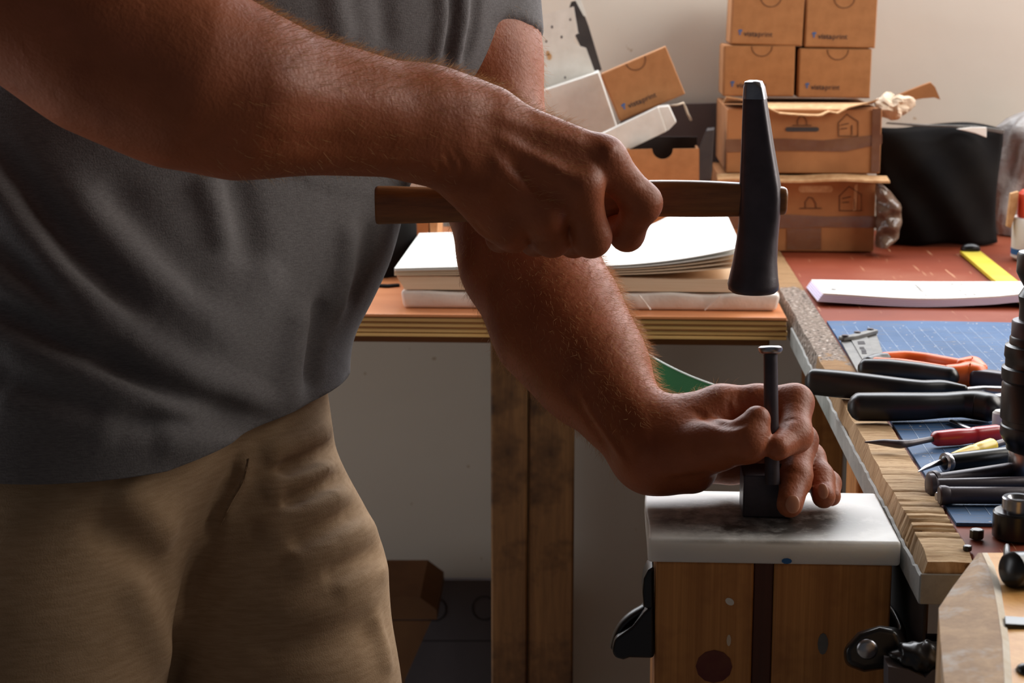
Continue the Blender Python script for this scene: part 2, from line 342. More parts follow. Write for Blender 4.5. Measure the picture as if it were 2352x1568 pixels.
d1 = tag(empty('door_1', (LX-.05, (dy0+dy1)/2, 0), 'glazed door in the wall left of the tables', None), kind='structure')
for a, b, c, d in ((dy0, dy1, 0, .08), (dy0, dy1, dz1-.06, dz1), (dy0, dy0+.07, .08, dz1-.06), (dy1-.07, dy1, .08, dz1-.06)):
    add('door_frame', bx(LX-.08, LX-.04, a, b, c, d), MT['wall_trim'], d1, bevel=.003)
w2 = tag(empty('window_2', (WALL_X+.1, (sy0+sy1)/2, sz0), 'window in the wall right of the workbench', None), kind='structure')
for a, b, c, d in ((sy0, sy1, sz0, sz0+.04), (sy0, sy1, sz1-.04, sz1), (sy0, sy0+.04, sz0+.04, sz1-.04), (sy1-.04, sy1, sz0+.04, sz1-.04)):
    add('window_frame', bx(WALL_X+.08, WALL_X+.12, a, b, c, d), MT['wall_trim'], w2, bevel=.003)

# ------------------------------------------------------------------ plywood table along the back wall
TZ = .90
t = empty('plywood_table', (-.7, 2.4, 0), 'plywood topped table with brown wooden post leg below the paper stack', 'table')
nply = 9; ths = [.0034, .0014, .0046, .0013, .0046, .0014, .0046, .0013, .0036]; ztop = TZ
for k in range(nply):
    z1 = ztop; th = ths[k]; ztop -= th; m = MT['ply_top'] if k == 0 else (MT['ply_dark'] if k % 2 else MT['ply_light'])
    o = .0008*((k*37) % 5 - 2)
    add('ply', bx(-1.7, .2045 - abs(o), 2.04 + o, 2.80, z1 - th, z1), m, t, bevel=.0006, seg=1)
add('apron', bx(-1.6, .19, 2.10, 2.125, .855, TZ-.0262), MT['apron_wood'], t, bevel=.002)
xa, xb, xc = ony(1127, 1000, 2.07)[0], ony(1213, 1000, 2.07)[0], ony(1319, 1000, 2.07)[0]
leg = add('leg', bx(xa, xb - .0008, 2.07, 2.099, 0, TZ-.0263), MT['post_wood'], t, bevel=.003)
add('leg', bx(xb + .0008, xc, 2.072, 2.099, 0, TZ-.0263), MT['post_wood'], t, bevel=.003)
for x in (-1.58,): add('leg', bx(x, x+.09, 2.126, 2.2, 0, TZ-.0263), MT['post_wood'], t, bevel=.003)
for x in (-1.58, ony(1150, 1000, 2.70)[0]): add('leg', bx(x, x+.085, 2.70, 2.77, 0, TZ-.0263), MT['post_wood'], t, bevel=.003)

# ------------------------------------------------------------------ workbench on the right
BZ = .90
b = empty('workbench', (.85, 1.95, 0), 'workbench with worn red top and chewed wooden front rail', 'workbench')
add('bench_top', bx(.2425, 1.5, 1.165, 2.80, .868, BZ-.001), MT['bench_top'], b, bevel=.002)
secs = []; ys = np.concatenate([np.linspace(1.162, 1.45, 150), np.linspace(1.455, 2.80, 90)])
def chew(y):
    d = 0
    for c, w, a in ((1.206, .0022, .004), (1.222, .003, .010), (1.231, .0018, .006), (1.243, .0028, .008), (1.252, .0016, .004), (1.264, .002, .0045), (1.279, .0014, .002), (1.292, .0016, .003), (1.318, .0014, .0022), (1.34, .0012, .0012), (1.365, .0014, .0018), (1.555, .014, .006)): d += a*math.exp(-((y-c)/w)**2)
    return d
for y in ys:
    c = chew(y); r = random.uniform(-1, 1)*.0004; e = .004*math.exp(-((y-1.162)/.012)**2)
    ch = .0034 + .0007*math.sin(y*31) + .0005*math.sin(y*87)
    secs.append([(.2092, y, .8685), (.2092 + c*.3, y, .889 + r - e*.5), (.2092 + ch + c*.6, y, .9015 - c - e + r), (.228, y, .9018 - c*.85 - e + r), (.2418, y, .901 - c*.35 - e + r), (.2418, y, .8685)])
add('rail', loft(secs), MT['rail'], b, smooth='auto')
secs = []
for y in np.linspace(1.161, 2.036, 90):
    j = random.uniform(0, .003) if y < 1.9 else 0
    secs.append([(.2072, y, .869), (.2072, y, .8885 - j), (.2090, y, .8895 - j), (.2090, y, .869)])
add('painted_side', loft(secs), MT['flaking_paint'], b)
add('rail_end', bx(.2072, .2424, 1.1585, 1.1605, .869, .890), MT['flaking_paint'], b, bevel=.002)
add('leg', bx(.2100, .275, 1.49, 1.555, 0, .8675), MT['timber'], b, bevel=.003)
for x, y in ((1.4, 1.25), (1.4, 2.7), (.30, 2.7)): add('leg', bx(x, x+.06, y, y+.065, 0, .8675), MT['timber'], b, bevel=.003)

# blue cutting mat with grid
mat_o = empty('cutting_mat', (.55, 1.63, BZ), 'worn blue cutting mat with pale grid on the workbench', 'cutting mat')
mx0, mx1, my0, my1 = .2445, .86, 1.238, 2.012
add('sheet', slab(lambda u, v: (mx0+(mx1-mx0)*u, my0+(my1-my0)*v, BZ+.0016 + .0010*max(0, math.sin(u*9))*(v > .97)), lambda u, v: (mx0+(mx1-mx0)*u, my0+(my1-my0)*v, BZ-.0008), 24, 34), MT['mat_blue'], mat_o, smooth='auto')
L = []
for k in range(1, 44): x = mx0 + k*.0137; L.append(bx(x-.00028, x+.00028, my0+.02, my1-.03, BZ+.0016, BZ+.0018))
for k in range(1, 14): y = my0 + k*.055; L.append(bx(mx0+.012, mx1-.01, y-.0003, y+.0003, BZ+.0016, BZ+.00175))
add('grid_lines', catm(*L), MT['mat_line'], mat_o, kind='stuff')

# ------------------------------------------------------------------ under the table
g = empty('grey_board', ony(1010, 1568, 2.78), 'dark grey board with two drawn circles leaning under the plywood table', 'board')
gp = lambda x, y: ony(x, y, 2.78)
add('panel', prism([gp(700, 1329), gp(1200, 1333), gp(1200, 1866), gp(700, 1860)], (0, .012, 0)), MT['grey_card_and_shade'], g)
for cx_, cy_, r_ in ((998, 1398, 26), (1112, 1396, 27)):
    add('circle_mark', tube([gp(cx_ + r_*math.cos(a), cy_ + r_*math.sin(a)) - A(0, .0006, 0) for a in np.linspace(0, 2*math.pi, 25)], .0012, 6), MT['ink'], g)
add('scored_line', prism([gp(700, 1469), gp(1200, 1470), gp(1200, 1473), gp(700, 1472)], (0, -.0006, 0)), MT['ink'], g)
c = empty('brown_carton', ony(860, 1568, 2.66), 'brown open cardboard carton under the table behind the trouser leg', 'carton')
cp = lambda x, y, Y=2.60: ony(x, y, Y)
add('front_panel', prism([cp(700, 1424), cp(990, 1426), cp(930, 1560), cp(905, 1900), cp(700, 1900)], (0, .005, 0)), MT['cardboard_shaded'], c)
add('flap', prism([cp(700, 1372), cp(965, 1372), cp(1003, 1400), cp(1004, 1422), cp(700, 1422)], (0, .12, .02)), MT['cardboard_shaded'], c)

# ------------------------------------------------------------------ paper stacks on the plywood table
p0 = onz(925, 706, TZ); p1 = onz(1760, 716, TZ)
sx0, sx1, syf, syb = p0[0]-.005, p1[0]+.018, 2.072, 2.36
st = empty('wrapped_paper_pack', ((sx0+sx1)/2, 2.2, TZ), 'paper pack in clear plastic wrap, lowest in the stack on the plywood table', 'paper pack')
def rr(u, v, z, grow=0, wob=0):
    x = sx0 + (sx1-sx0)*u; y = syf + (syb-syf)*v
    return (x + wob*.002*math.sin(v*23), y + wob*.0016*math.sin(u*41) , z + wob*.0012*math.sin(u*29 + v*17))
def pk(z, inset, wob): return lambda u, v: rr(inset + (1-2*inset)*u, inset + (1-2*inset)*v, z, 0, wob)
Vp, Fp = slab(pk(TZ+.0205, .006, 1.0), pk(TZ+.0004, .014, 0), 40, 14)
add('wrap', (Vp, Fp), MT['clear_wrap'], st, smooth='auto', bevel=.004)
for ua, ub in ((.30, .33), (.34, .55), (.66, .63), (.80, .84)):
    add('wrap_crease', tube([rr(ua+(ub-ua)*s, 0, TZ+.002+.017*s) - A(0, .0003+.0012*s, 0) for s in np.linspace(0, 1, 6)], .0009, 6), MT['clear_wrap'], st)
mxl = onz(910, 655, TZ+.03)[0]; mxr = onz(1700, 640, TZ+.04)[0]
rm = lambda z, w=0: (lambda u, v: (mxl + (mxr-mxl+.008)*u + (.010*(z - TZ - .0218)/.016)*(u < .5)*-1 + .008*(u < .5), syf+.004 + .28*v, z + w*.0008*math.sin(u*13)))
add('cream_paper_ream', slab(rm(TZ+.0372, 1), rm(TZ+.0222), 24, 8), MT['paper_cream'], smooth='auto', label='thick cream ream of paper lying between the wrapped pack and the curling sheets', cat='paper')
cs = empty('curling_sheets', ((mxl+mxr)/2, 2.2, TZ+.0380), 'loose white sheets with curling right corner topping the paper stack', 'paper')
def curl(lift, dy, k):
    def f(u, v):
        x = mxl - .004 + (mxr-mxl+.006)*u; y = syf + .002 + dy + (.285)*v
        z = TZ + .0385 + k*.0018 + lift*(.004*math.sin(u*3.1) + .024*max(0, (u-.52)/.48)**2*(1 - .15*v) + .018*v*math.exp(-((u-.88)/.10)**2) + .002*v)
        return A(x, y, z)
    return f
for k in range(5):
    f1 = curl(.55 + .15*k, .0006*((k*7) % 3), k)
    add('sheet', slab(lambda u, v: f1(u, v) + A(0, 0, .0012), f1, 44, 10), MT['paper'] if k > 2 else MT['paper_cream'], cs, smooth='auto')
# dark things behind the shirt on the left end of that table
k = empty('black_pouch', onz(940, 655, TZ), 'black cloth pouch slumped between the shirt and the paper stack', 'pouch')
pc = onz(925, 640, TZ)
def pouch(u, v):
    a = 2*math.pi*u; zz = v; r = (.055 - .022*v + .006*math.sin(3*a+1))*math.sqrt(max(0, 1 - max(0, (v-.75)/.25)**2)) ; r = max(r, 1e-4)
    return (pc[0] - .045 + .020*v + r*math.cos(a), pc[1] + .045 + r*.9*math.sin(a), TZ + .0005 + .085*zz)
add('cloth', grid(pouch, 25, 12), MT['black_cloth'], k, smooth=True)
add('strap', sweep([onz(868, 655, TZ+.002), onz(890, 656, TZ+.002), onz(915, 654, TZ+.002)], [.006, .007, .005], [.0018]*3), MT['black_cloth'], k, smooth=True)
kb = lambda x, y: ony(x, y, 2.44)
add('open_carton', catm(prism([kb(850, 505), kb(984, 505), kb(984, 576), kb(850, 576)], (0, .10, 0))), MT['cardboard_old'], label='brown cardboard carton behind the black pouch on the plywood table', cat='carton', bevel=.001)
add('folded_card', prism([kb(986, 495), kb(1006, 495), kb(1002, 574), kb(990, 574)], (.003, .05, 0)), MT['cardboard_edge'], label='pale strip of folded card standing beside the brown carton behind the forearm', cat='card')
# ------------------------------------------------------------------ cardboard boxes against the wall
def strokes(pls, Y, w, off=.0006):
    return catm(*[tube([ony(x, y, Y) - A(0, off, 0) for x, y in pl], w, 5) for pl in pls])
def lettering(parent, org, ex, ey, size, dy=-.0006):
    """printed mark: small blue emblem, bold first half, light second half"""
    n = np.cross(ex, ey); off = n*.0007
    Vb, Fb = text_mesh('vista', size, size*.010); wv = Vb[:, 0].max()
    Vl, Fl = text_mesh('print', size, 0)
    add('lettering', catm(place2d((Vb, Fb), org + ex*size*.75 + off, ex, ey), place2d((Vl + A(wv + size*.06, 0, 0), Fl), org + ex*size*.75 + off, ex, ey)), MT['ink'], parent)
    s = size
    E1 = [(0, .75), (.22, .85), (.22, .55), (.02, .5)]; E2 = [(.26, .86), (.52, .80), (.44, .56), (.26, .55)]; E3 = [(.10, .45), (.36, .50), (.30, .22), (.20, .02)]
    add('emblem', catm(*[place2d(([(x*s, y*s, 0) for x, y in e], [list(range(len(e)))]), org + off, ex, ey) for e in (E1, E2, E3)]), MT['logo_blue'], parent)
def card_box(corners, Y, depth, label, group='printed card boxes', mark=True):
    """small mailer box: corners (lower left, lower right, upper left) in pixels on its front plane"""
    P = [ony(x, y, Y) for x, y in corners]; o = P[0]; vx, vy = P[1]-P[0], P[2]-P[0]; w, h = np.linalg.norm(vx), np.linalg.norm(vy)
    ex = vx/w; ey = nrm(vy - ex*np.dot(vy, ex)); n = np.cross(ex, ey)          # n points to the viewer
    T = lambda a, b_, c_: o + ex*a + ey*b_ - n*c_
    def bb(a0, a1, b0, b1, c0, c1):
        V, F = bx(a0, a1, b0, b1, c0, c1); return np.array([T(*v) for v in V]), F
    r = empty('card_box', T(w/2, 0, depth/2), label, 'box', group)
    add('body', bb(0, w, 0, h, .0012, depth), MT['cardboard'], r, bevel=.0012)
    add('tuck_front', bb(.0015, w-.0008, .0015, h-.001, 0, .0012), MT['cardboard'], r, bevel=.0005, seg=1)
    add('side_seam', bb(-.0012, .0002, .002, h-.002, .004, depth-.004), MT['cardboard'], r, bevel=.0004, seg=1)
    rr_ = w*.145; a = np.linspace(math.pi, 2*math.pi, 15)
    add('thumb_notch', tube([T(w*.53 + rr_*math.cos(t_), h - .001 + rr_*.98*math.sin(t_), -.0001) for t_ in a], .0007, 5), MT['print_brown'], r)
    if mark: lettering(r, T(w*.10, h*.17, 0), ex, ey, h*.155)
    return r
VY = 2.70
card_box([(1661, 221), (1823, 222), (1661, 104)], VY, .10, 'small brown printed box, lower left of the four stacked beside the hammer')
card_box([(1832, 224), (1998, 226), (1833, 111)], VY, .10, 'small brown printed box, lower right of the four stacked on the torn carton')
card_box([(1678, 101), (1842, 106), (1678, -12)], VY, .10, 'small brown printed box, upper left of the four, cut by the picture top')
card_box([(1848, 108), (2010, 111), (1848, -8)], VY, .10, 'small brown printed box, upper right of the four, cut by the picture top')
card_box([(1425, 279), (1574, 216), (1385, 168)], 2.605, .024, 'small brown printed box tilted on its corner against the white box')

def carton(x0, x1, yt, yb, Y, depth, name, label, boxmat):
    a, b_ = ony(x0, yb, Y), ony(x1, yt, Y); r = empty(name, ((a[0]+b_[0])/2, Y+depth/2, a[2]), label, 'carton')
    return r, a[0], b_[0], a[2], b_[2]
# lower carton
CY0 = 2.555
r, xa, xb, za, zb = carton(1652, 2013, 414, 575, CY0, .25, 'moving_carton', 'lower brown carton with taped front and pale handle slot', None)
za = BZ + .0005
zbl = zb
add('body', bx(xa, xb, CY0, CY0+.25, za, zb), MT['cardboard_old'], r, bevel=.002)
lf = [ony(1640, 398, CY0-.03), ony(1770, 399, CY0-.03), ony(1900, 402, CY0-.03), ony(2012, 405, CY0-.03), ony(2036, 416, CY0-.03)]
add('front_flap', slab(lambda u, v: A(xa-.006 + (xb-xa+.020)*u, CY0-.032+.032*v, zb + .0035 + .004*v + .0012*math.sin(u*11)), lambda u, v: A(xa-.006 + (xb-xa+.020)*u, CY0-.032+.032*v, zb + .0006 + .004*v + .0012*math.sin(u*11)), 20, 4), MT['cardboard_edge'], r, smooth='auto')
def slot(x0, x1, yc, hpx, Y, m, name='handle_slot', par=None, off=.0008):
    rr2 = hpx/2; a1 = np.linspace(math.pi/2, 3*math.pi/2, 8); a2 = np.linspace(-math.pi/2, math.pi/2, 8)
    pts = [ony(x0+rr2+rr2*math.cos(t_), yc-rr2*math.sin(t_), Y) for t_ in a1] + [ony(x1-rr2+rr2*math.cos(t_), yc-rr2*math.sin(t_), Y) for t_ in a2]
    add(name, prism(pts, (0, -off, 0)), m, par)
slot(1834, 1913, 434, 15, CY0, MT['cardboard_edge'], par=r)
house = lambda X, Y, s: [[(X, Y+.9*s), (X, Y+.35*s), (X+.35*s, Y), (X+.8*s, Y+.3*s), (X+.8*s, Y+.9*s), (X, Y+.9*s)], [(X+.1*s, Y+.45*s), (X+.42*s, Y+.38*s)], [(X+.1*s, Y+.6*s), (X+.35*s, Y+.58*s)], [(X+.55*s, Y+.45*s), (X+.55*s, Y+.85*s)]]
dome = lambda X, Y, s: [[(X, Y), (X-.02*s, Y-.3*s), (X+.15*s, Y-.55*s), (X+.35*s, Y-.5*s), (X+.5*s, Y-.25*s), (X+.52*s, Y)], [(X-.3*s, Y), (X+.8*s, Y)]]
add('house_icon', strokes(house(1928, 428, 62), CY0, .0007), MT['print_brown'], r); add('dome_icon', strokes(dome(1850, 478, 46), CY0, .0007), MT['print_brown'], r)
tp = lambda pts, Y: prism([ony(x, y, Y) for x, y in pts], (0, -.0009, 0))
add('parcel_tape', tp([(1652, 497), (1800, 492), (1900, 497), (2012, 496), (2012, 523), (1900, 521), (1780, 524), (1652, 526)], CY0), MT['tape'], r)
add('parcel_tape', tp([(1807, 525), (1886, 523), (1886, 573), (1807, 573)], CY0), MT['tape'], r)
add('paint_streak', tp([(1963, 425), (1970, 422), (1966, 482), (1959, 486)], CY0), MT['cardboard_edge'], r)
# upper carton
r, xa, xb, za, zb = carton(1667, 2027, 243, 402, CY0, .25, 'moving_carton', 'upper torn brown carton with dark handle slot under the four small boxes', None)
za = zbl + .009
add('body', bx(xa, xb, CY0, CY0+.25, za, 1.0985), MT['cardboard_old'], r, bevel=.002)
fe = [(1668, 223), (1700, 228), (1745, 240), (1790, 262), (1840, 266), (1885, 268), (1905, 258), (1925, 262), (1950, 248), (1985, 240), (2018, 229)]
fz = [ony(x, y, CY0-.012) for x, y in fe]
def flap_f(u, v):
    q = u*(len(fz)-1); i = min(int(q), len(fz)-2); a = fz[i]*(1-(q-i)) + fz[i+1]*(q-i)
    bk = A(xa + (xb-xa)*u, CY0+.10, 1.0995)
    zz = a*(1-v) + bk*v; zz[2] = max(zz[2], 1.0990) if v > .15 else zz[2]; return zz
add('torn_flap', slab(lambda u, v: flap_f(u, v) + A(0, 0, .0016), flap_f, 34, 8), MT['cardboard_edge'], r, smooth='auto')
slot(1804, 1881, 297, 10, CY0, MT['dark_card_and_shade'], par=r)
add('house_icon', strokes(house(1926, 262, 56), CY0, .0007), MT['print_brown'], r); add('dome_icon', strokes(dome(1832, 288, 40), CY0, .0007), MT['print_brown'], r)
add('parcel_tape', tp([(1667, 320), (1800, 318), (1890, 322), (2026, 308), (2026, 330), (1940, 348), (1800, 346), (1667, 350)], CY0), MT['tape'], r)
add('side_tape', tp([(2004, 250), (2024, 248), (2020, 395), (2001, 396)], CY0-.0012), MT['tape'], r)
# tape tail and crumpled paper to the right of the upper carton
tl = [ony(x, y, 2.66) for x, y in ((2015, 240), (2040, 229), (2080, 212), (2120, 196), (2138, 190), (2148, 200), (2160, 229), (2146, 224), (2120, 226), (2085, 232), (2050, 240))]
add('loose_cardboard_strip', prism(tl, (0, .006, .001)), MT['cardboard_old'], label='loose bent cardboard strip sticking out right of the upper carton', cat='cardboard')
tc_ = ony(2052, 243, 2.62)
Vt, Ft = ellipsoid(tc_, (.026, .020, .017), 26, 16)
for i in range(len(Vt)):
    q = Vt[i] - tc_; a = math.atan2(q[2], q[0]); Vt[i] = tc_ + q*(1 + .16*math.sin(3*a + q[1]*160 + 1) + .10*math.sin(7*a + 210*q[1]) + .05*random.uniform(-1, 1))
add('crumpled_tissue', (Vt, Ft), MT['tissue'], label='crumpled beige tissue paper tucked beside the upper carton', cat='paper')

# white mailer box standing open, with lid
r = empty('white_mailer_box', ony(1350, 385, 2.69), 'white mailer box with open spotted lid leaning at the wall', 'box')
q = lambda x, y, Y=2.66: ony(x, y, Y)
add('body', prism([q(1215, 219), q(1374, 166), q(1431, 336), q(1272, 389)], (0, .075, 0)), MT['white_card'], r, bevel=.001)
nt_ = [q(1331 + 0*t_ - 13*math.sin(t_)*1.0, 91 - 15*math.cos(t_), 2.70) for t_ in np.linspace(math.pi, 0, 9)]
add('lid', prism([q(1160, 57, 2.70), q(1318, 15, 2.70), q(1328, 76, 2.70)] + nt_[::-1] + [q(1346, 110, 2.70), q(1366, 165, 2.70), q(1207, 218, 2.70)], (0, .003, 0)), MT['white_card'], r)
add('lid_side', prism([q(1312, 4, 2.735), q(1330, 0, 2.735), q(1352, 60, 2.735), q(1382, 160, 2.735), q(1366, 172, 2.735), q(1300, 40, 2.735)], (0, .004, 0)), MT['dark_card_and_shade'], r)  # shade on the lid flap put into its dark colour
add('lid_edge', prism([q(1318, -6, 2.725), q(1332, -4, 2.725), q(1348, 40, 2.725), q(1340, 36, 2.725)], (0, .006, 0)), MT['white_card'], r)
for x, y, s in ((1262, 130, 7), (1258, 122, 5), (1268, 62, 3), (1290, 85, 3), (1240, 70, 2.5), (1298, 178, 2.5), (1255, 95, 2.5), (1310, 45, 2.5)):
    add('stain', prism([q(x + s*.8*math.cos(t_), y + s*1.2*math.sin(t_), 2.70) for t_ in np.linspace(0, 2*math.pi, 8, endpoint=False)], (0, -.0005, 0)), MT['cardboard_edge'] if s > 4 else MT['ink_light'], r)
sa, sb = ony(1238, 393, 2.63), ony(1434, 393, 2.63)
add('plain_carton', bx(sa[0], sb[0], 2.63, 2.79, TZ+.0005, sa[2]), MT['cardboard_old'], bevel=.0015, label='plain brown carton behind the hammering hand, carrying the white mailer box', cat='carton')
r = empty('white_slim_box', ony(1460, 350, 2.58), 'slim white box lying tilted in front of the tilted brown box', 'box')
add('body', prism([ony(x, y, 2.572) for x, y in ((1360, 318), (1512, 245), (1531, 302), (1384, 373))], (.003, .028, .001)), MT['white_card'], r, bevel=.0015)
add('end_tuck', prism([ony(x, y, 2.574) for x, y in ((1513, 246), (1536, 244), (1553, 281), (1536, 299), (1530, 301))], (.001, .026, .001)), MT['white_card'], r, bevel=.0006)
# open brown box with notch
r = empty('notched_brown_box', ony(1523, 575, 2.55), 'open brown box with round thumb notch and raised side flap', 'box')
q = lambda x, y, Y=2.55: ony(x, y, Y)
arc = [q(1522 - 24*math.cos(t_), 342 + 24*math.sin(t_)) for t_ in np.linspace(0, math.pi, 12)]
zb0 = BZ + .0005
def base(p): return A(p[0], p[1], TZ + .0005)
add('front_panel', prism([q(1441, 344)] + arc + [q(1606, 341), base(q(1606, 570)), base(q(1441, 570))], (0, .003, 0)), MT['cardboard'], r)
xl, xr_, zt = q(1441, 344)[0], q(1606, 341)[0], q(1500, 343)[2]
add('inner_back', bx(xl, xr_, 2.62, 2.623, TZ+.0005, zt+.012), MT['dark_card_and_shade'], r)
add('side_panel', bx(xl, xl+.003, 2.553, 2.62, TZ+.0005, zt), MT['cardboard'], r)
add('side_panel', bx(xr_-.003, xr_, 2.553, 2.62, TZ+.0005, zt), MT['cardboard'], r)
add('side_flap', prism([q(1604, 420), q(1606, 340), q(1622, 300), q(1640, 298), q(1634, 400), q(1630, 430)], (.004, .05, .0)), MT['dark_card_and_shade'], r, bevel=.001)
add('base_tab', prism([q(1608, 500), q(1648, 498), base(q(1648, 570)), base(q(1608, 570))], (0, .03, 0)), MT['cardboard'], r)
# added dark sheet for the shadow behind the boxes and bit of twisted wire
gy = WALL_Y - .03
add('wall_shade_sheet', prism([ony(1425, 243, gy), ony(1664, 236, gy), A(ony(1664, 236, gy)[0], gy, TZ+.001), A(ony(1425, 243, gy)[0], gy, TZ+.001)], (0, .004, 0)), MT['grey_card_and_shade'], label='added dark sheet standing in for the shadow on the wall behind the notched box', cat='card')
add('twist_wire', tube([ony(x, y, 2.63) for x, y in ((1538, 243), (1556, 241), (1570, 236), (1574, 246), (1580, 262), (1588, 277), (1584, 272))], .0016, 6), MT['tissue'], smooth=True, label='short twisted beige wire poking out beside the slim white box', cat='wire')

# ------------------------------------------------------------------ black sack and neighbours on the right
r = empty('black_sack', onz(2175, 572, BZ), 'black cloth sack with folded top standing beside the cartons', 'sack')
SY = 2.60
def sack_side(sgn):
    def f(u, v):
        x0, x1 = 2036 + 12*math.sin(v*6) - 6*v, 2306 - 8*math.sin(v*5) + 4*v
        yb, yt = 566 + 3*math.sin(u*9), 292 + 10*math.sin(u*5+1) + 14*u*u
        p = ony(x0+(x1-x0)*u, yb+(yt-yb)*v, SY); bl = math.sin(math.pi*u)**.5*math.sin(math.pi*min(1, v*.9+.1))**.5
        return A(p[0], SY + .05 + sgn*(.045*bl + .004) + .004*math.sin(u*14+v*9), max(p[2], BZ+.001))
    return f
add('front_cloth', grid(sack_side(-1), 30, 24), MT['black_cloth'], r, smooth=True, solid=.003)
add('back_cloth', grid(sack_side(1), 30, 24), MT['black_cloth'], r, smooth=True, solid=.003)
fp = lambda pts, Y, m, nm, th_=.004: add(nm, prism([ony(x, y, Y) for x, y in pts], (0, th_, 0)), m, r, bevel=.001)
fp([(2034, 284), (2100, 290), (2180, 292), (2240, 296), (2306, 308), (2308, 298), (2240, 288), (2130, 286), (2040, 281)], SY+.02, MT['grey_metal'], 'rim_band')
fp([(2196, 296), (2230, 292), (2266, 292), (2266, 316), (2240, 306), (2215, 300)], SY+.012, MT['paper'], 'paper_label', .002)
# clear brown plastic between carton and sack
def wrapf(u, v):
    rx = np.interp(v, [0, .15, .35, .65, .85, 1], [2042, 2064, 2071, 2070, 2046, 2022]); p = ony(2012 + (rx-2012)*(.5-.5*math.cos(2*math.pi*u)), 566 - 148*v, 2.536); sd = math.sin(2*math.pi*u)
    return A(p[0], 2.536 + .016*sd + .004*math.sin(v*23+5*u) + .003*math.sin(17*v-19*u), max(BZ+.001, p[2]))
Vt, Ft = grid(wrapf, 25, 22)
add('brown_plastic_wrap', (Vt, Ft), MT['brown_wrap'], smooth=True, label='crinkled brown plastic wrap squeezed between lower carton and black sack', cat='wrapping')
gc = onz(2350, 560, BZ)
def gb(u, v):
    a = 2*math.pi*u; rr3 = (.050 + .007*math.sin(5*a + 6*v) + .005*math.sin(9*a - 11*v))*(1.0 if v < .8 else max(.02, 1-((v-.8)/.2)**2))
    return (gc[0] + .028 + rr3*math.cos(a), gc[1] + .115 + rr3*.8*math.sin(a), BZ+.001 + .185*v)
add('grey_plastic_bag', grid(gb, 41, 26), MT['grey_plastic_bag'], smooth=True, label='crumpled grey plastic bag at the far right beside the black sack', cat='bag')
rc = onz(2356, 560, BZ)
r = empty('red_tub', (rc[0]+.03, 2.5, BZ), 'red topped white tub with blue band at the right picture edge', 'tub')
xx = ony(2326, 520, 2.50)[0]
add('tub_body', lathe([(.036, .0006), (.040, .004), (.040, .055), (.038, .058)], (xx+.040, 2.50, BZ), n=40), MT['white_card'], r, smooth='auto')
add('blue_band', lathe([(.0403, .008), (.0403, .016)], (xx+.040, 2.50, BZ), n=40), MT['logo_blue'], r, smooth='auto')
add('lid', lathe([(.034, .058), (.034, .090), (.030, .094)], (xx+.040, 2.50, BZ), n=40), MT['red_orange'], r, smooth='auto')
add('crushed_wrapper', prism([ony(x, y, 2.49) for x, y in ((2313, 520), (2322, 445), (2340, 440), (2336, 480), (2322, 524))], (0, .01, 0)), MT['cardboard_edge'], label='crushed tan wrapper beside the red topped tub', cat='wrapper')

# ------------------------------------------------------------------ yellow level, printed sheets
r = empty('yellow_straightedge', onz(2270, 610, BZ), 'yellow straightedge with black end cap behind the printed sheets', 'ruler')
a0, a1 = onz(2228, 578, BZ+.004), onz(2318, 652, BZ+.004)
d_ = nrm(a1-a0); s_ = nrm(np.cross(d_, A(0, 0, 1)))
add('blade', prism([a0 - s_*.014 - A(0, 0, .0034), a0 + s_*.014 - A(0, 0, .0034), a1 + s_*.014 + d_*.15 - A(0, 0, .0034), a1 - s_*.014 + d_*.15 - A(0, 0, .0034)], (0, 0, .005)), MT['yellow_metal'], r, bevel=.0008)
add('end_cap', ellipsoid(a0 + d_*.002 + A(0, 0, .004), (.014, .010, .008), 16, 10), MT['black_gloss'], r, smooth=True)
def sheetpile(name, label, z0, n, mtop, medge, x0, x1, y0, y1, wave, ph):
    rr4 = empty(name, ((x0+x1)/2, (y0+y1)/2, z0), label, 'paper')
    for k_ in range(n):
        zz = z0 + k_*.0021
        f = lambda u, v, zz=zz, k_=k_: A(x0+(x1-x0)*u + .0015*k_, y0 + (y1-y0)*v + .004*wave*math.sin(u*5+ph) , zz + .0002 + wave*(.0022*(1+math.sin(u*6+ph))*(1-v) + (.008*max(0, u-.75)/.25)*(1-v)*.5))
        add('sheet', slab(lambda u, v: f(u, v) + A(0, 0, .0018), f, 30, 6), mtop if k_ == n-1 else medge, rr4, smooth='auto')
    return rr4, f
px0 = onz(1878, 702, BZ)[0]; px1 = onz(2345, 700, BZ)[0]
ya, yb = onz(1900, 704, BZ)[1], onz(1900, 641, BZ+.012)[1]
r1, f1 = sheetpile('printed_sheets', 'white printed sheets spread on the red bench top behind the blue mat', BZ+.0004, 5, MT['paper'], MT['paper_lilac'], px0, px1+.03, ya+.004, yb, 1.0, 2.2)
L = []
for k_ in range(9):
    for j in range(14):
        if random.random() < .55:
            u, v = .40 + .055*j*.72 + random.uniform(-.004, .004), .12 + .085*k_
            p = f1(u, v) + A(0, 0, .0026); w_ = random.uniform(.003, .008); L.append(bx(p[0], p[0]+w_, p[1], p[1]+.0022, p[2], p[2]+.0001))
for k_ in range(4):
    p = f1(.05+.006*k_, .22) + A(0, 0, .0026); L.append(bx(p[0], p[0]+.001, p[1], p[1]+.012, p[2], p[2]+.0001))
for u in (.45, .62, .66, .83):
    p, p2 = f1(u, .08) + A(0, 0, .0026), f1(u, .9) + A(0, 0, .0026); L.append(prism([p, p + A(.0007, 0, 0), p2 + A(.0007, 0, 0), p2], (0, 0, .0001)))
add('printed_marks', catm(*L), MT['ink_light'], r1, kind='stuff')
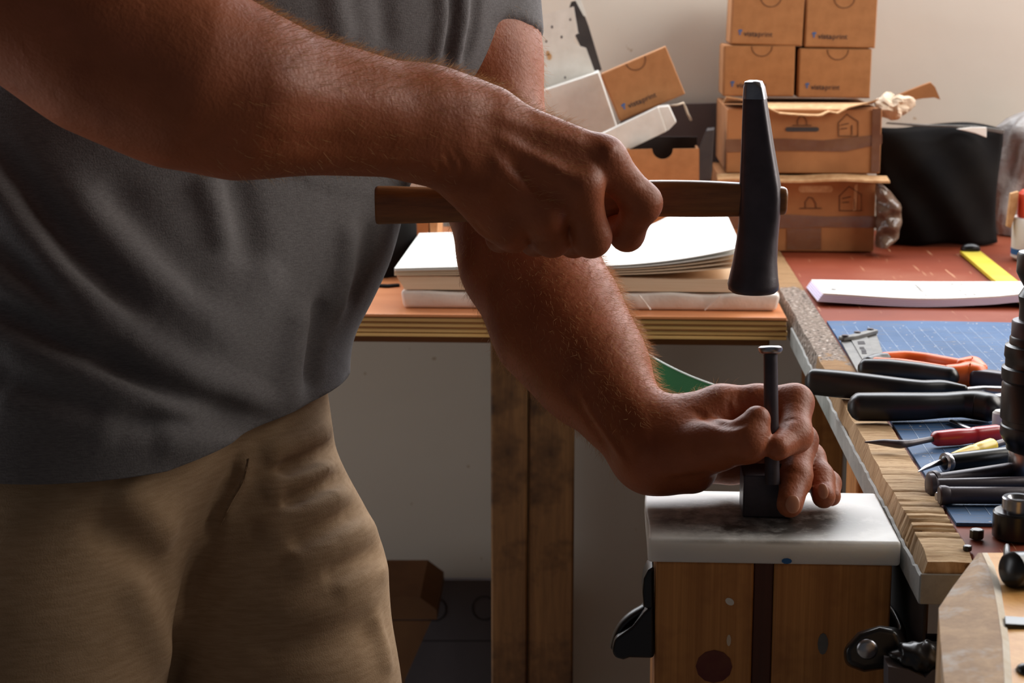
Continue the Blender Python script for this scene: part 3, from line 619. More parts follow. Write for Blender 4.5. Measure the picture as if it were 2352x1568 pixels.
# ------------------------------------------------------------------ tools on the bench
MZ = BZ + .0018                                   # top of the cutting mat
def pth(pts, z): return [onz(x, y, z if np.isscalar(z) else z[i]) for i, (x, y) in enumerate(pts)]
def dense(P, n):
    P = np.array(P, float); t0 = np.linspace(0, 1, len(P)); t1 = np.linspace(0, 1, n)
    Q = np.stack([np.interp(t1, t0, P[:, k]) for k in range(P.shape[1])], 1)
    for _ in range(2): Q[1:-1] = (Q[:-2] + 2*Q[1:-1] + Q[2:])/4
    return Q
def bar(pts, z, w, h, n=24, **kw):
    P = dense(pth(pts, z), n); ws = dense(np.array(w, float)[:, None], n)[:, 0]; hs = dense(np.array(h, float)[:, None], n)[:, 0]
    return sweep(P, ws, hs, **kw)
# grey slotted gauge plate
r = empty('gauge_plate', onz(1975, 870, MZ), 'grey metal gauge plate with slots lying behind the orange pliers', 'gauge')
gq = lambda x, y, z=MZ+.0022: onz(x, y, z)
add('plate', prism([gq(1931, 782), gq(2012, 762), gq(2042, 850), gq(2036, 868), gq(1978, 868)], (0, 0, -.002)), MT['grey_metal'], r, bevel=.0006)
add('slide', prism([gq(1953, 777, MZ+.0034), gq(1990, 768, MZ+.0034), gq(2012, 822, MZ+.0034), gq(1984, 830, MZ+.0034)], (0, 0, -.0012)), MT['grey_metal'], r, bevel=.0004)
add('end_bar', bar([(1933, 777), (1960, 774), (2008, 761)], MZ+.005, [.0045]*3, [.0026]*3, power=4), MT['grey_metal'], r, smooth='auto')
for x, y in ((1941, 772), (1969, 764), (1999, 757)): add('screw_head', lathe([(.0036, 0), (.0036, .001), (.0030, .0016)], onz(x, y, MZ+.0074), n=16), MT['black_steel'], r)
for x, y, s in ((1977, 787, 1.5), (1979, 799, 1), (1983, 805, 1), (1984, 810, 1)): add('slot', prism([gq(x-5*s, y-2*s, MZ+.0035), gq(x+5*s, y-2.5*s, MZ+.0035), gq(x+7*s, y+2*s, MZ+.0035), gq(x-4*s, y+2.5*s, MZ+.0035)], (0, 0, .0003)), MT['ink'], r)
# orange and black pliers
r = empty('orange_pliers', onz(2140, 880, MZ), 'pliers with orange and black grips on the blue mat', 'pliers')
PZ = MZ + .0105
add('grip', bar([(1986, 846), (2040, 849), (2110, 856), (2184, 866)], PZ, [.0075, .0090, .0088, .0085], [.0092, .0102, .0098, .0092], power=2.6), MT['black_plastic'], r, smooth=True)
add('collar', bar([(2178, 862), (2205, 862), (2228, 861), (2246, 864)], PZ, [.0088, .0096, .012, .0105], [.0098, .0108, .0128, .0115], power=3), MT['orange_rubber'], r, smooth=True)
add('grip_liner', bar([(2010, 828), (2070, 831), (2130, 840), (2185, 849)], PZ+.0055, [.0045]*4, [.0032]*4), MT['orange_rubber'], r, smooth=True)
add('grip', bar([(1992, 832), (2015, 826), (2035, 824)], PZ+.002, [.0055, .0062, .0058], [.006, .0065, .006]), MT['black_plastic'], r, smooth=True)
add('far_grip', bar([(2030, 823), (2080, 821), (2130, 825), (2180, 834), (2215, 839)], PZ+.002, [.0055, .0062, .0060, .0058, .006], [.0062, .0068, .0062, .006, .0055]), MT['orange_rubber'], r, smooth=True)
add('far_collar', bar([(2205, 838), (2235, 836), (2258, 846)], PZ+.002, [.006, .0078, .0045], [.006, .0078, .004], power=3), MT['orange_rubber'], r, smooth=True)
add('jaw', bar([(2240, 868), (2275, 871), (2330, 878), (2380, 886)], PZ-.001, [.0075, .0085, .008, .004], [.0085, .0085, .008, .005], power=5), MT['black_steel'], r, smooth='auto')
# black handled cutters
r = empty('black_pliers', onz(2130, 960, MZ), 'big pliers with two long black handles overhanging the rail', 'pliers')
add('handle', bar([(1868, 876), (1930, 882), (2000, 888), (2070, 893), (2120, 893), (2165, 890), (2215, 893)], [MZ+.0135]*7, [.0085, .0095, .0095, .009, .008, .008, .004], [.0118, .0122, .0112, .0095, .0075, .0070, .0035], n=40, power=3), MT['black_plastic'], r, smooth=True)
add('handle', bar([(1972, 934), (2040, 934), (2110, 933), (2170, 930), (2210, 928), (2245, 930), (2276, 936)], [MZ+.0135]*7, [.0105, .0115, .011, .0105, .0105, .0115, .0105], [.0118, .0120, .0115, .0105, .0110, .0122, .0118], n=40, power=3), MT['black_plastic'], r, smooth=True)
add('shank', bar([(2205, 899), (2260, 896), (2320, 903), (2360, 912)], MZ+.010, [.004, .005, .006, .006], [.0032, .004, .006, .006], power=4), MT['steel'], r, smooth='auto')
add('shank', bar([(2280, 922), (2320, 920), (2365, 918)], MZ+.012, [.007, .008, .008], [.006, .007, .007], power=4), MT['steel'], r, smooth='auto')
add('jaw', bar([(2340, 915), (2390, 915), (2440, 918)], MZ+.012, [.011, .013, .006], [.008, .009, .005], power=4), MT['black_steel'], r, smooth='auto')
# steel rule bits under the handles
add('steel_scriber', bar([(2185, 968), (2215, 980), (2255, 996)], MZ+.0022, [.0022, .0026, .0022], [.0018]*3), MT['steel'], smooth=True, label='thin steel scriber under the black pliers handle', cat='scriber')
add('steel_ruler', prism(pth([(2200, 965), (2245, 970), (2256, 976), (2210, 972)], MZ+.0016), (0, 0, -.0012)), MT['steel'], label='short bright steel strip under the black pliers handle', cat='ruler')
add('plastic_tube', lathe([(.0075, .0005), (.008, .002), (.008, .014), (.006, .016)], onz(2300, 985, MZ), n=24), MT['paper'], smooth='auto', label='small white plastic tube beside the black column', cat='tube')
# red handled bradawl
r = empty('red_scraper', onz(2140, 1025, MZ), 'bent dark scraper with red handle pointing at the rail', 'scraper')
add('blade', bar([(1987, 1015), (2030, 1016), (2066, 1020), (2090, 1018), (2130, 1010), (2165, 1005)], MZ+.0075, [.0006, .0035, .0045, .003, .0024, .0024], [.0005, .0028, .0035, .0028, .0024, .0024], n=40), MT['black_steel'], r, smooth=True)
add('handle', bar([(2152, 1007), (2200, 1003), (2232, 1000), (2240, 999), (2290, 993)], MZ+.0075, [.0060, .0066, .0060, .0068, .0064], [.0060, .0066, .0058, .0066, .0064], power=3), MT['red_plastic'], r, smooth=True)
# yellow awl
r = empty('yellow_handled_pick', onz(2250, 1045, MZ), 'small pick with tapered yellow handle by the black column', 'pick')
add('handle', bar([(2176, 1051), (2205, 1043), (2232, 1036), (2238, 1034), (2250, 1031), (2276, 1023)], MZ+.0075, [.0022, .0040, .0052, .0048, .0058, .0062], [.0022, .0040, .0052, .0046, .0056, .0060], n=36), MT['yellow_plastic'], r, smooth=True)
add('shaft', bar([(2274, 1024), (2305, 1015), (2340, 1005)], MZ+.0075, [.0028]*3, [.0028]*3), MT['black_steel'], r, smooth=True)
# black awl with ferrule
r = empty('black_handled_awl', onz(2220, 1080, MZ), 'black handled awl with round ferrule and sharp point', 'awl')
add('spike', bar([(2109, 1083), (2125, 1074), (2150, 1064), (2172, 1059)], MZ+.0075, [.0004, .0018, .0022, .0024], [.0004, .0018, .0022, .0024]), MT['steel'], r, smooth=True)
ax0, ax1 = onz(2170, 1063, MZ+.0075), onz(2335, 1043, MZ+.0075)
add('ferrule', lathe([(.0035, -.001), (.0078, 0), (.0080, .003), (.006, .006)], ax0, ax1-ax0, 24), MT['steel'], r, smooth='auto')
add('handle', sweep(dense([ax0 + (ax1-ax0)*s for s in (.04, .3, .6, 1.0)], 16), [.0066]*16, [.0068]*16, power=2.4), MT['black_gloss'], r, smooth=True)
# three black steel punches
def rod(p0, p1, rr5, hr, label):
    a, c = onz(*p0, MZ+rr5+.0006), onz(*p1, MZ+rr5+.0006); r_ = empty('steel_punch', (a+c)/2 - A(0, 0, rr5), label, 'punch', 'black steel punches on the mat')
    add('shaft', lathe([(rr5, .001), (rr5, np.linalg.norm(c-a)), (rr5*.6, np.linalg.norm(c-a)+.004)], a, c-a, 24), MT['black_steel'], r_, smooth='auto')
    add('head', lathe([(hr*.85, -.003), (hr, -.002), (hr, .0015), (rr5, .0045)], a, c-a, 24), MT['black_steel'], r_, smooth='auto')
rod((2146, 1104), (2330, 1076), .0052, .0078, 'black steel punch, farthest of the three lying beside the black column')
rod((2140, 1114), (2420, 1107), .0048, .0088, 'black steel punch, middle one of the three, with flat round head')
rod((2166, 1137), (2430, 1138), .0062, .0072, 'black steel punch, nearest of the three lying on the mat')
add('steel_pin', lathe([(.0030, 0), (.0034, .001), (.0034, .012), (.0030, .013)], onz(2150, 1140, MZ+.0036), onz(2180, 1139, MZ)-onz(2150, 1140, MZ), 16), MT['steel'], smooth='auto', label='short steel pin in front of the punch heads', cat='pin')
# black column (tall chuck on the mat at the picture edge)
cb = onz(2373, 1094, MZ); D = float(np.dot(cb - CAM, fw)); s = D/FPX
H = lambda y: (1094 - y)*s*1.013; R = lambda xl: (2373 - xl)*s
r = empty('black_chuck_tool', cb, 'tall black ribbed tool standing upright at the right picture edge', 'tool')
add('steel_foot', lathe([(R(2318), .0002), (R(2315), .002), (R(2315), H(1040)), (R(2318), H(1034))], cb, n=40), MT['steel'], r, smooth='auto')
prof = [(2320, 1034), (2309, 1030), (2308, 1018), (2300, 1008), (2293, 995), (2294, 975), (2297, 972), (2297, 960), (2292, 958), (2292, 880), (2296, 874), (2290, 868), (2290, 842), (2297, 838), (2297, 822), (2294, 816), (2295, 792), (2304, 788), (2304, 774), (2307, 770)]
add('ribbed_sleeve', lathe([(R(x), H(y)) for x, y in prof], cb, n=48), MT['black_plastic'], r, smooth='auto')
add('collar', lathe([(R(x), H(y)) for x, y in ((2307, 770), (2307, 738), (2309, 735), (2322, 733))], cb, n=48), MT['black_steel'], r, smooth='auto')
add('upper_sleeve', lathe([(R(x), H(y)) for x, y in ((2322, 733), (2322, 700), (2318, 680), (2330, 660), (2318, 640), (2311, 626), (2311, 586), (2314, 581), (2326, 579))], cb, n=48), MT['black_plastic'], r, smooth='auto')
add('tip', lathe([(R(x), H(y)) for x, y in ((2327, 579), (2332, 570), (2338, 561), (2350, 557))], cb, n=48), MT['black_gloss'], r, smooth='auto')
# short steel cup in a black base
cb = onz(2335, 1232, BZ); D = float(np.dot(cb - CAM, fw)); s = D/FPX
r = empty('steel_cup_die', cb, 'round steel die sitting in a black ring at the bench end', 'die')
add('base_ring', lathe([(53*s, .0002), (56*s, .001), (56*s, 58*s), (52*s, 62*s), (36*s, 63*s)], cb, n=48), MT['black_gloss'], r, smooth='auto')
add('cup', lathe([(37*s, 62*s), (37*s, 92*s), (34*s, 95*s), (25*s, 94*s), (20*s, 86*s)], cb, n=48), MT['steel'], r, smooth='auto')
for (x, y, w_, h_), lb in zip(((2243, 1228, .0048, .0060), (2222, 1256, .003, .003)), ('larger small black nut on the bench end', 'tiny black cube near the rail end')):
    p = onz(x, y+8, BZ); add('black_nut', lathe([(w_*.95, .0002), (w_, .0006), (w_, h_), (w_*.8, h_+.0005)], p, n=8), MT['black_gloss'], label=lb, cat='nut')

# ------------------------------------------------------------------ white board on a timber post
zt = .892; bx0, bx1, by0, by1 = .0305, .2045, 1.222, 1.346
add('poly_board', slab(lambda u, v: (bx0 + (bx1-bx0)*u + .0008*math.sin(v*7)*(u < .1), by0+(by1-by0)*v, zt - .0010*math.exp(-((u-.55)/.2)**2-((v-.5)/.3)**2)), lambda u, v: (bx0+(bx1-bx0)*u, by0+(by1-by0)*v, zt-.0178), 20, 16), MT['poly_board'], bevel=.0022, label='thick white plastic pounding board with grey worn middle', cat='board')
pb = ony(1807, 1288, by0 - .0002)
add('paint_speck', prism([pb + A(.003*math.cos(t_)*1.2, 0, .0021*math.sin(t_)) for t_ in np.linspace(0, 2*math.pi, 9, endpoint=False)], (0, -.0003, 0)), MT['logo_blue'], bpy.data.objects['poly_board'])
r = empty('timber_post', (.115, 1.28, 0), 'stout post of two timbers carrying the white board', 'post')
X = lambda px: ony(px, 1400, by0 + .003)[0]
add('timber', bx(X(1505), X(1730), by0+.003, by1-.01, 0, zt-.0180), MT['timber'], r, bevel=.002)
add('timber', bx(X(1776), X(2046), by0+.003, by1-.01, 0, zt-.0180), MT['timber'], r, bevel=.002)
add('filler_strip', bx(X(1730)+.0002, X(1776)-.0002, by0+.006, by1-.01, 0, zt-.0180), MT['timber_dark'], r, bevel=.001)
def spot(x, y, a_, b_, m, nm='paint_spot', ang=0):
    o = ony(x, y, by0+.0029); ca, sa = math.cos(ang), math.sin(ang)
    add(nm, prism([o + A((a_*math.cos(t_)*ca - b_*math.sin(t_)*sa)*.000305, 0, (a_*math.cos(t_)*sa + b_*math.sin(t_)*ca)*.000305) for t_ in np.linspace(0, 2*math.pi, 12, endpoint=False)], (0, -.0003, 0)), m, r)
spot(1676, 1381, 11, 8, MT['white_card'], ang=-.6); spot(1890, 1478, 12, 26, MT['grey_metal']); spot(1674, 1470, 5, 14, MT['tissue'])
MT['red_stain'] = mat('red_stain', (92, 26, 26), .6, col2=(112, 58, 36), nscale=40)
spot(1640, 1530, 42, 40, MT['red_stain'])
# bar clamp gripping the post
r = empty('bar_clamp', (.11, 1.36, .80), 'black bar clamp around the timber post, with round bolt', 'clamp')
hp = lambda x, y, d=1.285: W(x, y, d)
add('grip_body', prism([hp(1503, 1385), hp(1478, 1408), hp(1452, 1440), hp(1412, 1468), hp(1405, 1496), hp(1412, 1512), hp(1432, 1517), hp(1446, 1512), hp(1503, 1513)], (0, .026, 0)), MT['black_plastic'], r, bevel=.004, seg=3)
add('grip_loop', sweep(dense([hp(x, y, 1.298) for x, y in ((1478, 1398), (1452, 1412), (1430, 1432), (1416, 1458), (1410, 1484))], 16), [.0062]*16, [.0030]*16, side=(0, 1, 0)), MT['black_plastic'], r, smooth=True)
add('neck', prism([hp(1503, 1300), hp(1488, 1310), hp(1478, 1330), hp(1475, 1360), hp(1478, 1398), hp(1503, 1400)], (0, .026, 0)), MT['black_plastic'], r, bevel=.004, seg=3)
zc_ = hp(1500, 1480)[2]
add('bar', bx(hp(1490, 1480)[0], A(.2086, 0, 0)[0], 1.345, 1.352, zc_-.032, zc_-.008), MT['black_steel'], r, bevel=.001)
add('jaw_arm', loft([[hp(x, y, 1.19 + dd) for x, y, dd in ring_] for ring_ in (
    [(1975, 1455, 0), (1940, 1490, 0), (1945, 1525, 0), (1985, 1540, 0), (2040, 1530, 0), (2075, 1490, 0), (2060, 1448, 0), (2020, 1440, 0)],
    [(1970, 1450, .022), (1935, 1490, .022), (1940, 1528, .022), (1985, 1544, .022), (2045, 1534, .022), (2090, 1490, .022), (2070, 1440, .022), (2020, 1435, .022)])]), MT['black_gloss'], r, bevel=.004, seg=3)
add('jaw_arm', sweep(dense([hp(2030, 1490, 1.205), A(.2066, 1.208, zc_+.006), A(.2066, 1.26, zc_+.006), A(.2066, 1.352, zc_-.016)], 14), [.0048]*14, [.013]*14), MT['black_gloss'], r, smooth=True)
add('bolt', lathe([(.0072, 0), (.0070, .0015), (.0050, .0032), (.001, .0038)], hp(1991, 1490, 1.1905), (0, -1, 0), 24), MT['steel'], r, smooth=True)
# added dark panels standing in for shade, with crumpled plastic under the bench end
r = empty('under_bench_shade', (.30, 1.33, 0), 'added dark panels standing in for the shade under the bench end beside the post', 'shade panel')
for a in (bx(.213, .2155, 1.175, 1.47, 0, .866), bx(.2157, .60, 1.454, 1.46, 0, .74), bx(.594, .60, 1.20, 1.454, 0, .74), bx(.2157, .594, 1.20, 1.206, 0, .70)): add('side_panel', a, MT['dark_card_and_shade'], r, bevel=.001)  # added dark panels standing in for shade
gq2 = lambda x, y, d=1.17: W(x, y, d)
add('grey_carton', prism([gq2(2040, 1530), gq2(2090, 1540), gq2(2125, 1556), gq2(2140, 1540), gq2(2172, 1530), gq2(2172, 1640), gq2(2040, 1640)], (0, .02, 0)), MT['grey_card_and_shade'], label='grey card corner below the crumpled black plastic', cat='card')
cq = gq2(2122, 1508, 1.18)
Vt, Ft = ellipsoid(cq, (.021, .012, .010), 40, 20)
for i in range(len(Vt)):
    q_ = Vt[i] - cq; Vt[i] = cq + q_*(1 + .07*math.sin(q_[0]*800) + .06*math.sin(q_[2]*700 + q_[0]*300))
add('crumpled_plastic', (Vt, Ft), MT['black_gloss'], smooth=True, label='crumpled shiny black plastic beside the post', cat='plastic')
# green strip hanging between table and bench rail
pts = [(1374, 768, 2.045), (1392, 770, 2.00), (1440, 786, 1.95), (1490, 815, 1.90), (1530, 838, 1.86), (1580, 862, 1.83), (1630, 881, 1.80), (1680, 896, 1.77), (1740, 906, 1.74), (1800, 912, 1.71), (1838, 913, 1.695)]
P = dense([W(*p) for p in pts], 40)
gt = lambda u, v: P[min(39, int(round(u*39)))] + A(0, -.02*math.sin(v*1.5), -.044*v)
r = empty('green_strip', P[20] - A(0, 0, .045), 'curved green plastic strip hanging between the plywood table and bench', 'strip')
add('strip', slab(lambda u, v: gt(u, v), lambda u, v: gt(u, v) + A(0, .002, 0), 40, 8), MT['green_sheet'], r, smooth='auto')
add('pale_edge', tube(P + A(0, -.0004, .0004), .0008, 6), MT['green_edge'], r)
# worn wooden vice in the foreground corner: a thick slab lying flat, its right half falling away
VZ = .926
r = empty('wooden_vice', A(.25, .92, 0), 'worn wooden vice slab with black fittings in the near right corner', 'vice')
vo = lambda x, y, dz=0: onz(x, y, VZ + dz)
rows = ((1269, 2247, 2256, 2268, 2420, 0), (1300, 2224, 2270, 2284, 2420, .001), (1345, 2190, 2282, 2298, 2420, .001), (1396, 2156, 2291, 2306, 2420, 0), (1470, 2160, 2302, 2318, 2420, -.001), (1580, 2170, 2308, 2326, 2420, 0), (1800, 2185, 2312, 2332, 2420, 0))
def shelf(sec, z0): return [[*(np.array(p) for p in s_), *(A(p[0], p[1], z0) for p in s_[::-1])] for s_ in sec]
S1_ = [[vo(L_, y), vo((L_+a_)/2, y, .0025 + dz), vo(a_, y, .003)] for y, L_, a_, b_, R_, dz in rows]
add('worn_cheek', loft(shelf(S1_, .80)), MT['worn_wood'], r, smooth='auto')
S2_ = [[vo(a_, y, .0032), vo(b_, y, .001)] for y, L_, a_, b_, R_, dz in rows]
add('bright_edge', loft(shelf(S2_, .80)), MT['white_chip'], r, smooth='auto')
S3_ = [[vo(b_, y, 0), vo((b_+R_)/2, y, -.002), vo(R_, y, -.006)] for y, L_, a_, b_, R_, dz in rows]
add('jaw_block', loft(shelf(S3_, .80)), MT['orange_wood'], r, smooth='auto')
p0_, p1_ = vo(2200, 1420), vo(2400, 1780)
add('stand', bx(p0_[0]+.01, p0_[0]+.10, min(p0_[1], p1_[1]), max(p0_[1], p1_[1]), 0, .7998), MT['timber_dark'], r, bevel=.003)
a_, c_ = onz(2318, 1308, VZ+.010), onz(2440, 1304, VZ+.004)
add('black_roller', lathe([(.001, -.001), (.0085, 0), (.0105, .002), (.0105, .05)], a_, c_-a_, 28), MT['black_gloss'], r, smooth='auto')
add('black_clip', sweep([onz(2312, 1262, VZ+.012), onz(2312, 1285, VZ+.010), onz(2318, 1322, VZ+.004)], [.002]*3, [.004]*3), MT['black_gloss'], r, smooth=True)
add('metal_strap', prism([vo(2306, 1424, .0005), vo(2420, 1432, -.0055), vo(2420, 1450, -.0055), vo(2308, 1444, .0005)], (0, 0, .003)), MT['black_gloss'], r, bevel=.001)
add('knob', ellipsoid(onz(2352, 1546, VZ-.002), (.0045, .006, .0052), 18, 12), MT['black_gloss'], r, smooth=True)

# ------------------------------------------------------------------ punch held on the board
PD = 1.302
top, bot = W(1769, 797, PD), W(1774, 1112, PD); ax = nrm(bot - top); Lp = np.linalg.norm(bot-top); u_ = PD/FPX
r = empty('hole_punch', A(bot[0], bot[1], zt), 'dark steel punch with mushroomed bright head held upright on the white board', 'punch')
add('struck_head', lathe([(.001, -.0012), (.0068, -.0010), (.0086, .0002), (.0088, .0022), (.0076, .0042), (.0052, .0052)], top, ax, 32), MT['steel'], r, smooth='auto')
add('shaft', lathe([(.0050, .0045), (.0052, .05), (.0053, Lp)], top, ax, 28), MT['black_steel'], r, smooth='auto')
q0 = W(1712, 1106, 1.296); q1 = W(1848, 1106, 1.296)
zz1 = q0[2]
add('die_foot', bx(q0[0], q1[0]-.006, 1.277, 1.312, zt-.0005, zz1), MT['black_steel'], r, bevel=.0015)

# ------------------------------------------------------------------ hammer
HD = 1.302
r = empty('cross_peen_hammer', W(1735, 672, HD), 'cross peen hammer with dark steel head and oiled wooden handle', 'hammer')
def hsec(y, xl, xr_, dh, pw, n=28, tw=.16):
    a = np.linspace(0, 2*math.pi, n, endpoint=False); c, s_ = np.cos(a), np.sin(a); e = 2/pw
    cx_, sy_ = np.sign(c)*np.abs(c)**e, np.sign(s_)*np.abs(s_)**e
    C0 = W((xl+xr_)/2, y, HD); hw = (xr_-xl)/2*HD/FPX
    ex, ey = A(math.cos(tw), math.sin(tw)*-1, 0), A(math.sin(tw), math.cos(tw), 0)
    return C0 + np.outer(cx_*hw, ex) + np.outer(sy_*dh, ey)
S = [(186, 1716, 1742, .0085, 4), (188, 1711, 1750, .0100, 4.5), (200, 1709, 1756, .0108, 5), (240, 1707, 1762, .0112, 5), (330, 1704, 1776, .0118, 5), (400, 1701, 1788, .0124, 5), (430, 1700, 1793, .0130, 5), (455, 1700, 1794, .0134, 5), (490, 1699, 1792, .0132, 4.5), (512, 1697, 1790, .0128, 3.5), (550, 1692, 1787, .0130, 2.8), (600, 1683, 1785, .0145, 2.3), (635, 1675, 1787, .0162, 2.1), (652, 1671, 1789, .0172, 2.0), (664, 1673, 1788, .0172, 2.0), (671, 1682, 1780, .0158, 2.0), (673, 1700, 1762, .0110, 2.0)]
add('head', loft([hsec(*s_) for s_ in S]), MT['black_steel'], r, smooth='auto', angle=50)
Vh, Fh = loft([hsec(y_, a_ + .6, b_ - .6, d_*.985, p_) for y_, a_, b_, d_, p_ in ((184.6, 1718, 1740, .008, 4), (187, 1711, 1751, .0102, 4.5), (200, 1708.2, 1757, .0111, 5), (226, 1706.6, 1762, .0113, 5))])
add('lit_peen', (Vh, Fh), MT['steel'], r, smooth='auto', angle=50)  # light on top of the peen put into a brighter steel shell
hw_ = lambda pts: [W(x, (a+b_)/2, HD + .002) for x, a, b_ in pts]
HS = [(862, 427, 515), (900, 427, 514), (980, 430, 512), (1100, 430, 508), (1250, 424, 500), (1400, 416, 497), (1510, 413, 497), (1600, 414, 498), (1690, 418, 497), (1760, 424, 494), (1806, 430, 492)]
add('handle', sweep(dense(hw_(HS), 40), dense([[.0085]]*4 + [[.0088]]*4 + [[.0095]]*3, 40)[:, 0], dense([[(b_-a)/2*HD/FPX] for x, a, b_ in HS], 40)[:, 0], n=24, power=3.2, rounded=False), MT['hammer_wood'], r, smooth=True, bevel=.002)
BODY_H, CLOTH_H = .0020, .0032
# ------------------------------------------------------------------ the person: signed distance shapes meshed on a sparse grid
def smin(a, b_, k):
    h = np.maximum(k - np.abs(a - b_), 0)/k; return np.minimum(a, b_) - h*h*k*.25
def seg_d(P, a, b_, ra, rb):
    ab = b_ - a; t_ = np.clip(((P - a) @ ab)/max(ab @ ab, 1e-12), 0, 1); return np.linalg.norm(P - a - t_[:, None]*ab, axis=1) - (ra + (rb - ra)*t_)
class Prim:
    def __init__(s, a, b_, ra, rb, k=.02, sc=None):
        s.a, s.b, s.ra, s.rb, s.k, s.sc = np.asarray(a, float), np.asarray(b_, float), ra, rb, k, sc
        s.c = (s.a+s.b)/2; s.R = np.linalg.norm(s.a-s.b)/2 + max(ra, rb)*(max(1, *(sc[1],)) if sc else 1) + .05
    def d(s, P):
        if s.sc is None: return seg_d(P, s.a, s.b, s.ra, s.rb)
        ax_, f_ = s.sc                                   # stretch along unit axis ax_ by factor f_
        M_ = np.eye(3) + (1/f_ - 1)*np.outer(ax_, ax_); Q = (P - s.c) @ M_ + s.c
        return seg_d(Q, (s.a-s.c) @ M_ + s.c, (s.b-s.c) @ M_ + s.c, s.ra, s.rb)*min(1, f_)
def union(P, prims, d0=None):
    d = np.full(len(P), .045) if d0 is None else d0.copy()
    for p in prims:
        m = ((P - p.c)**2).sum(1) < p.R**2
        if m.any(): d[m] = smin(d[m], p.d(P[m]), p.k)
    return d
class Fold:
    def __init__(s, pts, amp, w): s.p = np.array(pts, float); s.amp, s.w = amp, w; s.lo, s.hi = s.p.min(0) - 3*w, s.p.max(0) + 3*w
    def apply(s, P, d):
        m = ((P > s.lo) & (P < s.hi)).all(1)
        if not m.any(): return
        Q = P[m]; best = np.full(len(Q), 9.); n = len(s.p) - 1; tt = np.zeros(len(Q))
        for i in range(n):
            a, b_ = s.p[i], s.p[i+1]; ab = b_-a; t_ = np.clip(((Q-a) @ ab)/max(ab @ ab, 1e-12), 0, 1); e = np.linalg.norm(Q-a-t_[:, None]*ab, axis=1)
            u = e < best; best[u] = e[u]; tt[u] = (i + t_[u])/n
        d[m] -= s.amp*np.exp(-(best/s.w)**2)*np.clip(np.minimum(tt, 1-tt)*5 + .15, 0, 1)
def mesh_sdf(f, lo, hi, h, B=8):
    lo, hi = np.asarray(lo, float), np.asarray(hi, float); Hc = h*B; n = np.ceil((hi-lo)/Hc).astype(int)
    I = np.stack(np.meshgrid(*[np.arange(k_) for k_ in n], indexing='ij'), -1).reshape(-1, 3)
    c0 = f(lo + (I + .5)*Hc); I = I[np.abs(c0) < Hc*1.05]
    o = np.stack(np.meshgrid(*[np.arange(B+1)]*3, indexing='ij'), -1).reshape(-1, 3)
    corners = np.array([(x, y, z) for x in (0, 1) for y in (0, 1) for z in (0, 1)])
    cell = np.stack(np.meshgrid(*[np.arange(B)]*3, indexing='ij'), -1).reshape(-1, 3)
    cidx = ((cell[:, None] + corners)*np.array([(B+1)**2, B+1, 1])).sum(-1)
    edges = [(i, j) for i in range(8) for j in range(i+1, 8) if abs(corners[i]-corners[j]).sum() == 1]
    G, VAL = [], []
    for s_ in range(0, len(I), 1500):
        blk = I[s_:s_+1500]; P = (lo + (blk[:, None]*B + o)*h).reshape(-1, 3); v = f(P).reshape(len(blk), -1)
        cv = v[:, cidx]; ins = cv < 0; act = ins.any(-1) & ~ins.all(-1); bi, ci = np.nonzero(act)
        G.append(blk[bi]*B + cell[ci]); VAL.append(cv[bi, ci])
    G, VAL = np.vstack(G), np.vstack(VAL); acc = np.zeros((len(G), 3)); cnt = np.zeros(len(G))
    for i, j in edges:
        a, b_ = VAL[:, i], VAL[:, j]; m = (a < 0) != (b_ < 0); t_ = a[m]/(a[m]-b_[m]); acc[m] += corners[i] + t_[:, None]*(corners[j]-corners[i]); cnt[m] += 1
    V = lo + (G + acc/cnt[:, None])*h
    dims = n*B + 2; key = lambda g: ((g[:, 0]+1)*(dims[1]+2) + g[:, 1]+1)*(dims[2]+2) + g[:, 2]+1
    K = key(G); order = np.argsort(K); Ks = K[order]
    def look(g):
        q = key(g); p = np.clip(np.searchsorted(Ks, q), 0, len(Ks)-1); return np.where(Ks[p] == q, order[p], -1)
    F = []
    for ax_, (b1, b2), cn in ((0, (1, 2), 4), (1, (2, 0), 2), (2, (0, 1), 1)):
        m = (VAL[:, 0] < 0) != (VAL[:, cn] < 0); g = G[m]; flip = VAL[m, 0] >= 0
        e1 = np.zeros(3, int); e1[b1] = 1; e2 = np.zeros(3, int); e2[b2] = 1
        q = np.stack([np.nonzero(m)[0], look(g-e1), look(g-e1-e2), look(g-e2)], 1); ok = (q >= 0).all(1); q, flip = q[ok], flip[ok]
        q[flip] = q[flip][:, ::-1]; F.append(q)
    return V, np.vstack(F)
def np_obj(name, V, F, m, parent, bisect=()):
    loc = world_loc(parent); me = bpy.data.meshes.new(name); me.vertices.add(len(V)); me.vertices.foreach_set('co', (V - loc).ravel())
    me.loops.add(F.size); me.polygons.add(len(F)); me.loops.foreach_set('vertex_index', F.ravel().astype(np.int32)); me.polygons.foreach_set('loop_start', np.arange(0, F.size, 4, dtype=np.int32))
    me.update(calc_edges=True); me.validate()
    if bisect:
        bm = bmesh.new(); bm.from_mesh(me)
        for co, no, flt in bisect:
            co = np.asarray(co) - loc; fs = [f_ for f_ in bm.faces if flt(np.array(f_.calc_center_median()) + loc)]
            ge = list({e for f_ in fs for e in f_.edges}); gv = list({v for f_ in fs for v in f_.verts})
            bmesh.ops.bisect_plane(bm, geom=fs + ge + gv, dist=1e-5, plane_co=co.tolist(), plane_no=list(no), clear_outer=True)
        bm.to_mesh(me); bm.free()
    me.polygons.foreach_set('use_smooth', [True]*len(me.polygons)); me.materials.append(m)
    o = bpy.data.objects.new(name, me); COL.objects.link(o); o.parent = parent; return o
